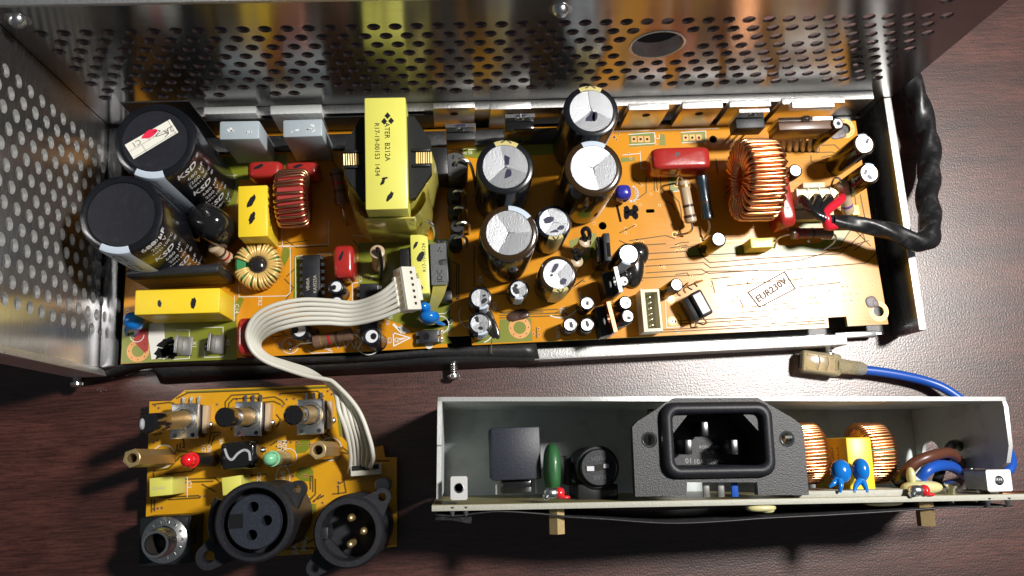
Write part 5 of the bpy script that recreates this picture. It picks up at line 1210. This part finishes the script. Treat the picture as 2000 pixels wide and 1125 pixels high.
Geo().box((0, 0, 9), (R * 1.7, R * 1.7, 16), 0, 1).build('rear_block', 'black_plastic', fs)
# white header under the ribbon end, round rear caps
o, a, b, h = topbox(CT, ((684, 909), (742, 905), (744, 926), (685, 931)), 6, 'pin_header', 'nylon', 'white header where the ribbon cable ends', .3)
Geo().box((0, .8, h), (a * .9, b * .45, .4), 0).build('slot', 'black_plastic', o)
q = CT.p(746, 948, 10); Geo().lathe([(0, 0), (2.6, 0), (2.6, 9.4), (2.2, 10), (0, 10)], 24).build('electrolytic_capacitor', 'can_alu', Co, (q.x, q.y, 0), None, 'small silver topped capacitor behind the pin socket')

# ================================================================== INLET BOX
BX = Thing('inlet_box', 'open grey painted metal cover of the mains inlet lying with its open side up', 'metal box', T3(-5.8, 17.0, 0) @ RZ(-2.97))
XB = 175.6; ZB = 56.0; ZF = 3.0
def xz(poly, y0, y1, mi=0, holes=(), side=None):
    gg = Geo().prism(poly, -y1, -y0, holes, mi, RX(90), side=side); return gg
Geo().box((XB / 2, -15.5, ZF - .6), (XB, 31.5, 1.2), 0, .3).build('floor_plate', 'white_paint', BX.o)
# stepped long wall
top = [(0, 0), (XB, 0), (XB, ZB - .6), (XB - 1.5, ZB), (100, ZB), (98.5, ZB - .5), (67, ZB - .5), (65.5, ZB), (38, ZB), (36.5, ZB - .8), (2, ZB - .8), (0, ZB - 2)]
xz(top, -1.3, 0, side=1).build('long_wall', ['white_paint', 'white_paint_edge'], BX.o)
ME = Matrix(((0, 0, 1, 0), (1, 0, 0, 0), (0, 1, 0, 0), (0, 0, 0, 1)))
Geo().prism([(-29.5, 0), (-1.3, 0), (-1.3, ZB - 1), (-3, ZB), (-14, ZB), (-14.5, ZB - 1), (-29.5, ZB - 1)], 0, 1.3, (), 0, ME, side=1).build('end_wall', ['white_paint', 'white_paint_edge'], BX.o)
Geo().prism([(-22, 0), (-1.3, 0), (-1.3, ZB - .6), (-3, ZB), (-15, ZB), (-20, ZB - 2), (-22, ZB - 6)], XB - 1.3, XB, [circle(-19.5 + 2.5, 13, 4.2, 24, 5.5)], 0, ME, side=1).build('end_wall', ['white_paint', 'white_paint_edge'], BX.o, label='end wall with an oval cable hole')

# inlet board standing on edge in front
IB = Thing('inlet_board', 'narrow inlet circuit board standing on edge and carrying the mains socket', 'circuit board', T3(-5.8, 17.0, 0) @ RZ(-2.35))
Io = IB.o
YB = -31.0
Geo().box((87.5, YB - .8, 33.5), (178, 1.6, 53), 0, .1).build('board_plate', 'fiberglass', Io)
Geo().box((123, YB + .9, 48), (36, 2.0, 20), 0, .1).build('second_layer', 'fiberglass', Io)
Geo().box((87.5, YB + .03, 33.5), (177, .1, 52), 0).build('mask_face', 'fiberglass_face', Io)
def ibx(px, py, h): return IB.p(px, py, h)
# mains socket
zs = 62.0
fl = IB.xy([(1235, 834), (1245, 823), (1318, 777), (1480, 777), (1502, 790), (1549, 817), (1566, 831), (1570, 848), (1580, 967), (1481, 967), (1479, 942), (1342, 942), (1341, 968), (1241, 970)], zs)
h1 = ibx(1268, 859, zs); h2 = ibx(1537, 857, zs)
c = (h1 + h2) / 2
fl = [(x - c.x, y - c.y) for x, y in fl]
so = Geo()
def rrect(x0, y0, x1, y1, r, n=6):
    P = []
    for cx, cy, a0 in ((x1 - r, y1 - r, 0), (x0 + r, y1 - r, 90), (x0 + r, y0 + r, 180), (x1 - r, y0 + r, 270)):
        for k in range(n + 1): t = math.radians(a0 + 90 * k / n); P.append((cx + r * math.cos(t), cy + r * math.sin(t)))
    return P
a = ibx(1318, 915, zs + 2.5) - c; b = ibx(1494, 796, zs + 2.5) - c
op = rrect(a.x, a.y, b.x, b.y, 3.2)
so.prism(fl, zs - 3.2, zs, [[(p[0] * 1.0, p[1] * 1.0) for p in op], circle(h1.x - c.x, h1.y - c.y, 1.75, 22), circle(h2.x - c.x, h2.y - c.y, 1.75, 22)])
s_o = so.build('mains_socket', 'black_grain', Io, (c.x, c.y, 0), None, 'black three pin mains inlet socket with grained screw flange', smooth=30)
for hp in (h1, h2):
    Geo().lathe([(1.7, zs - 5), (1.7, zs + .1), (2.0, zs + .3), (2.35, zs + .05)], 24, 0, T3(hp.x - c.x, hp.y - c.y)).build('eyelet', 'tin', s_o)
# raised rim, cavity
a2 = ibx(1297, 936, zs + 2) - c; b2 = ibx(1508, 783, zs + 2) - c
N = 28; rings = []
for (ins, z_, rr) in ((0, zs, 4.2), (.2, zs + 1.6, 4.2), (.9, zs + 2.6, 4.0), (1.9, zs + 3.0, 3.8), (2.8, zs + 2.7, 3.4), (3.4, zs + 1.8, 3.2)):
    rings.append([(x, y, z_) for x, y in rrect(a2.x + ins, a2.y + ins, b2.x - ins, b2.y - ins, max(1, rr - ins * .4))])
rings.append([(x, y, zs - 17) for x, y in rrect(a2.x + 3.6, a2.y + 3.6, b2.x - 3.6, b2.y - 3.6, 2.0)])
m_ = len(rings[0]); v = [p for r in rings for p in r]; f = [[j * m_ + i, j * m_ + (i + 1) % m_, (j + 1) * m_ + (i + 1) % m_, (j + 1) * m_ + i] for j in range(len(rings) - 1) for i in range(m_)]
f.append([(len(rings) - 1) * m_ + i for i in range(m_)])
Geo().add(v, f).build('shroud', 'black_soft', s_o, smooth=50)
for sx in (0, 1):
    X0 = a2.x + 3.3 if sx == 0 else b2.x - 3.3; d = 1 if sx == 0 else -1; Y1 = b2.y - 3.3
    Geo().prism([(X0, Y1), (X0 + d * 5.4, Y1), (X0, Y1 - 6.2)], zs - 16, zs + .2).build('corner_key', 'black_grain', s_o)
for px, py in ((1376, 838), (1344, 873), (1434, 873)):
    q = ibx(px, py, zs - 5) - c; Geo().box((q.x, q.y, zs - 10), (2.2, 4.4, 11), 0, .3).build('blade_pin', 'blade', s_o)
gg = Geo()
for s_, px, py, sz in (('10A 250V~', 1385, 901, 2.1), ('01', 1344, 900, 2.3), ('RONG FENG', 1388, 873, 1.3), ('SS-7B', 1386, 883, 1.3)):
    q = ibx(px, py, zs - 16.9) - c; gg.text(s_, sz, T3(q.x, q.y, zs - 16.9), 0, bold=.01)
gg.build('moulded_text', 'emboss_pale', s_o)
Geo().prism([(a2.x + 1, a2.y + 1), (b2.x - 1, a2.y + 1), (b2.x - 1, b2.y - 1), (a2.x + 1, b2.y - 1)], zs - 20, zs - 17.3).build('rear_body', 'black_plastic', s_o)
for px, m in ((1379, 'lead'), (1408, 'lead'), (1435, 'wire_blue')):
    q = ibx(px, 957, zs - 4) - c; Geo().box((q.x, q.y + 2.5, zs - 4), (2.0, 9, .8), 0, .2, M=None).build('solder_lug', m, s_o)
# relay
o, a, b, h = topbox(IB, ((957, 836), (1054, 832), (1058, 936), (962, 939)), 36, 'relay', 'navy_plastic', 'square dark blue black relay block', .6, 14)
for sx in (-1, 1): Geo().box((sx * (a / 2 - 1.5), -b / 2 - 2.2, 30), (.5, 4.6, 1.0)).build('lead', 'lead', o)
Geo().box((0, -b / 2 - 2, 26), (a * .62, 4.5, 14), 0, .5).build('base', 'black_gloss', o)
# green disc
q = ibx(1081, 915, 40); Geo().superbox((0, 0, 0), (5.4, 15.5, 14), .8, 26).build('varistor_disc', 'green_disc', Io, (q.x, q.y, 36), None, 'dark green disc standing between relay and fuse holder', smooth=80)
# fuse holder
q = ibx(1170, 913, 50)
fh = Geo().lathe([(0, 24), (6.2, 24), (6.2, 44), (6.6, 44.5), (6.6, 47.5), (6.1, 48), (5.6, 48), (5.6, 49.2), (5.2, 49.8), (0, 49.8)], 40).build('fuse_holder', 'black_soft', Io, (q.x, q.y, 0), None, 'black round fuse holder cap with a screwdriver slot', smooth=40)
gg = Geo().box((0, 0, 49.82), (8.0, 1.8, .3), 0, M=RZ(8)); gg.build('slot', 'dark_hole', fh)
gg = Geo().box((-2.6, -.3, 49.95), (2.2, 1.4, .2), 0).box((2.2, .4, 49.95), (1.6, 1.2, .2), 0); gg.text('PUSH', 1.9, T3(0, 2.7, 49.85) @ RZ(186), 1); gg.text('FUSE', 1.9, T3(0, -2.9, 49.85) @ RZ(186), 1); gg.build('moulded_text', ['score', 'emboss'], fh)
Geo().box((0, -7.5, 36), (12.5, 5, 22), 0, .5).box((-8, -1, 34), (2, 9, 12), 0, .4).build('base', 'black_plastic', fh)
# square terminal nuts
def nut(px0, px1, py0, py1, label):
    a = ibx(px0, py1, 61); b = ibx(px1, py0, 61); w = b.x - a.x; d_ = b.y - a.y; cx, cy = (a.x + b.x) / 2, (a.y + b.y) / 2
    o = Geo().prism([(-w / 2, -d_ / 2 + .4), (-w / 2 + .4, -d_ / 2), (w / 2 - .4, -d_ / 2), (w / 2, -d_ / 2 + .4), (w / 2, d_ / 2 - .4), (w / 2 - .4, d_ / 2), (-w / 2 + .4, d_ / 2), (-w / 2, d_ / 2 - .4)], 50, 61, [circle(0, 0, 1.45, 20)], 0, None, side=1).build('terminal_block', ['pin_tin', 'steel_dull'], Io, (cx, cy, 0), None, label, smooth=30)  # sides painted in a duller metal than the lit top face
    gg = Geo()
    for k in range(6): gg.lathe([(1.46, 60.5 - k), (1.2, 60.1 - k), (1.46, 59.7 - k)], 18)
    gg.lathe([(1.46, 53), (0, 53)], 18, 1); gg.build('thread', ['steel', 'dark_hole'], o); 
    for sx in (-1, 1): Geo().lathe([(1.2, 0), (.9, .9), (.35, 2.6), (0, 2.8)], 14, 0, T3(sx * w * .4, -d_ / 2 - 1.9, 59) @ RX(90)).build('solder_spike', 'solder', o)
    return o
nut(880, 913, 930, 977, 'square silver terminal block with threaded hole at the relay end'); nut(1930, 1973, 917, 960, 'square silver terminal block with threaded hole at the coil end')
# solder blobs with red paint
for px, py, la in ((1083, 963, 'relay'), (1795, 958, 'coil')):
    q = ibx(px - 6, py, 60); Geo().superbox((0, 0, 0), (4.4, 3.2, 4), .8, 16).superbox((-1.6, -1, .5), (2, 2, 3), .8, 12).build('solder_joint', 'solder', Io, tuple(q), None, None, smooth=80)
    q = ibx(px + 10, py, 60); Geo().superbox((0, 0, 0), (3.0, 3.4, 3.6), .9, 16).superbox((1.6, -1.2, 0), (3, 1.2, 2), .9, 14).build('paint_dab', 'red_bright', Io, tuple(q), None, 'dab of red marking paint', smooth=80)
# hex standoffs through the board
for px, la in ((1086, 'brass hex standoff under the relay end of the inlet board'), (1805, 'brass hex standoff under the coil end of the inlet board')):
    q = ibx(px, 985, 54); standoff(IB, (q.x, YB - 1.6, 54), RX(90) @ RZ(13), 7.4, la, 4.4)
# coils
for px, la in ((1588, 'copper coil partly hidden behind the mains socket flange'), (1722, 'copper coil beside the yellow block on the inlet board')):
    q = ibx(px, 885, 45)
    toroid(IB, 'toroid_coil', (q.x, q.y, 37), 17.8, 7, 8.6, 54, 1.0, 'green_core', 'copper', la, RZ(0), (0, 360), .8, 1)
o, a, b, h = topbox(IB, ((1655, 855), (1704, 853), (1709, 962), (1658, 962)), 50, 'box_capacitor', 'yellow_box', 'yellow block capacitor between the two inlet coils', .6, 24)
Geo().text('275V X2', 2.0, T3(-a / 2 - .06, 2, 44) @ RZ(-90) @ RX(90) @ RZ(0), 0).text('MKP 0.1', 2.0, T3(-a / 2 - .06, 2, 40) @ RZ(-90) @ RX(90), 0).build('side_print', 'resin_brown', o)
disccap(IB, 1642, 921, 38, 46, 56, 6, 'blue disc capacitor in front of the yellow block, beside the socket', [[(1636, 935, 57), (1628, 944, 58), (1620, 951, 58)], [(1640, 938, 58), (1642, 950, 59), (1640, 962, 59)]])
disccap(IB, 1681, 918, 30, 46, 55, 6, 'blue disc capacitor in front of the yellow block, beside the second coil', [[(1680, 938, 56), (1672, 948, 57), (1668, 962, 58)], [(1684, 938, 56), (1690, 950, 57), (1694, 962, 58)]])
# glue and wires inside the right end
q = ibx(1800, 952, 52); Geo().superbox((0, 0, 0), (13, 4.2, 6), .9, 22).superbox((-3, 3.4, 0), (2.6, 5.5, 3), .95, 18).build('glue_blob', 'glue_pale', Io, tuple(q), None, 'lump of pale yellow glue around the wires', smooth=80)
q = ibx(1488, 993, 58); Geo().superbox((0, 0, 0), (9, 2.4, 5), .8, 20).superbox((2, -.8, 0), (4, 1.6, 3), .9, 16).build('glue_blob', 'glue_pale', Io, (q.x, YB - 2.6, q.z - 1), None, 'drip of pale glue under the board below the socket', smooth=80)
q = ibx(1735, 984, 55); Geo().superbox((0, 0, 0), (12, 2.0, 6), .8, 20).build('glue_blob', 'glue_pale', Io, (q.x, YB - 2.2, q.z - 3), None, None, smooth=80)
q = ibx(1760, 935, 46); Geo().superbox((0, 0, 0), (5, 6, 8), .8, 18).build('glue_blob', 'black_gloss', Io, tuple(q), None, None, smooth=80)
for px, m in ((1848, 0), (1912, 1)):
    q = ibx(px, 948, 50); Geo().lathe([(1.6, -6), (1.6, 0), (2.2, 0), (2.2, .8), (0, 1)], 18).build('screw_post', 'tin', Io, (q.x, q.y, q.z + 3), RX(-70))
WR = Thing('wire_bundle', 'brown, blue and black wires curving into the cable hole of the inlet box', 'wire', BX.M @ T3(140, -20, 10))
for pts, r, m in (([(1762, 930, 48), (1785, 905, 50), (1820, 890, 50), (1855, 885, 44), (1875, 905, 32), (1884, 925, 20), (1895, 930, 14), (1915, 928, 8)], 1.7, 'wire_brown'), ([(1797, 935, 52), (1812, 918, 53), (1835, 909, 50), (1860, 912, 42), (1880, 925, 28), (1892, 932, 14)], 1.7, 'wire_blue'),
                  ([(1830, 940, 40), (1852, 880, 36), (1866, 867, 33), (1882, 878, 30), (1892, 905, 28), (1897, 935, 30), (1897, 955, 40)], 1.5, 'wire_black')):
    Geo().tube(smoothpath([WR.p(a_, b_, z_ - 10) for a_, b_, z_ in pts], 8), r, 12).build('wire', m, WR.o, smooth=80)
# brown wire leaving the right end, film below the board
bw = Thing('brown_wire', 'thin reddish brown wire leaving the coil end of the inlet board', 'wire', T3(170, -20, 0))
Geo().tube(smoothpath([bw.p(1955, 966, 56), bw.p(1980, 966, 56), bw.p(2010, 965, 54), bw.p(2060, 966, 48)], 6), 1.1, 10).build('wire', 'copper_dull', bw.o, smooth=80)
fa = [(850, 1006, 59), (890, 1008, 59), (930, 1003, 59), (980, 999, 59), (1060, 1004, 58), (1110, 1010, 58), (1180, 1014, 58), (1300, 1022, 58), (1400, 1019, 58), (1500, 1012, 58), (1620, 1006, 58), (1740, 999, 58), (1860, 991, 58), (1940, 990, 58), (1978, 988, 58)]
FA = smoothpath([Vector(IB.M @ IB.p(*p)) for p in fa], 4); cx = sum(FA, Vector()) / len(FA); cx.z = 10
FBt = [p - cx for p in FA]; FBb = [p - cx + Vector((0, .3, -44)) for p in FA]
o = Geo().ribbonstrip(FBt, FBb).build('insulating_film', 'film', None, tuple(cx))
md = o.modifiers.new('thickness', 'SOLIDIFY'); md.thickness = 0.0004; md.offset = 0
single(o, 'wavy black plastic film hanging below the inlet board', 'plastic film')
# torn flap of film at the left end
gg = Geo(); A1 = [Vector(IB.M @ IB.p(*p)) - cx for p in ((852, 1006, 58), (880, 1012, 59), (922, 1009, 59))]; B1 = [Vector(IB.M @ IB.p(*p)) - cx for p in ((850, 1016, 58), (880, 1016, 60), (920, 1023, 60))]
gg.ribbonstrip(A1, B1).build('torn_flap', 'film', o)
# ================================================================== BLUE WIRE WITH CRIMP CONNECTOR
BL = Thing('blue_wire', 'blue wire ending in an amber sleeved crimp connector on the table', 'wire', T3(130, 22, 0))
P = [BL.p(*p) for p in ((1672, 722, 5), (1710, 725, 5), (1760, 733, 5), (1810, 745, 5), (1850, 762, 6), (1900, 800, 8), (1950, 850, 14), (1975, 900, 20), (1960, 925, 22), (1925, 925, 20))]
Geo().tube(smoothpath(P, 8), 1.75, 14).build('wire', 'wire_blue', BL.o, smooth=80)
a = BL.p(1563, 705, 5.0); b = BL.p(1640, 715, 5); c = BL.p(1690, 724, 5); d = (b - a); an = math.degrees(math.atan2(d.y, d.x))
hs = Geo().box((d.length / 2, 0, 0), (d.length, 8.2, 4.4), 0, 1.2, seg=3).build('connector_housing', 'crimp_amber', BL.o, tuple(a), RZ(an), 'smoky amber plastic sleeve')
Geo().tube([(d.length - 1.5, 0, 0), (d.length + 2.5, 0, 0), (d.length + 8.5, 0, 0), (d.length + 9.5, 0, 0)], [3.0, 2.7, 2.5, 2.1], 18).build('barrel', 'crimp_amber', hs, smooth=60)
Geo().box((d.length / 2 - .5, 0, 0), (d.length - 3.5, 6.0, 1.0), 0, .2).box((d.length / 2, 2.6, .6), (d.length - 4, .8, 1.6), 0, .2).box((d.length / 2, -2.6, .6), (d.length - 4, .8, 1.6), 0, .2).build('terminal', 'brass', hs)
Geo().box((-.1, 0, 0), (.6, 5.2, 1.6), 0).build('slot', 'dark_hole', hs)
gg = Geo()
for k in range(2): gg.tube([(6 + 3.4 * k, -2.6, 2.25), (6.6 + 3.4 * k, 0, 2.35), (6 + 3.4 * k, 2.6, 2.25)], .35, 6)
gg.build('moulded_rib', 'resin_beige', hs)
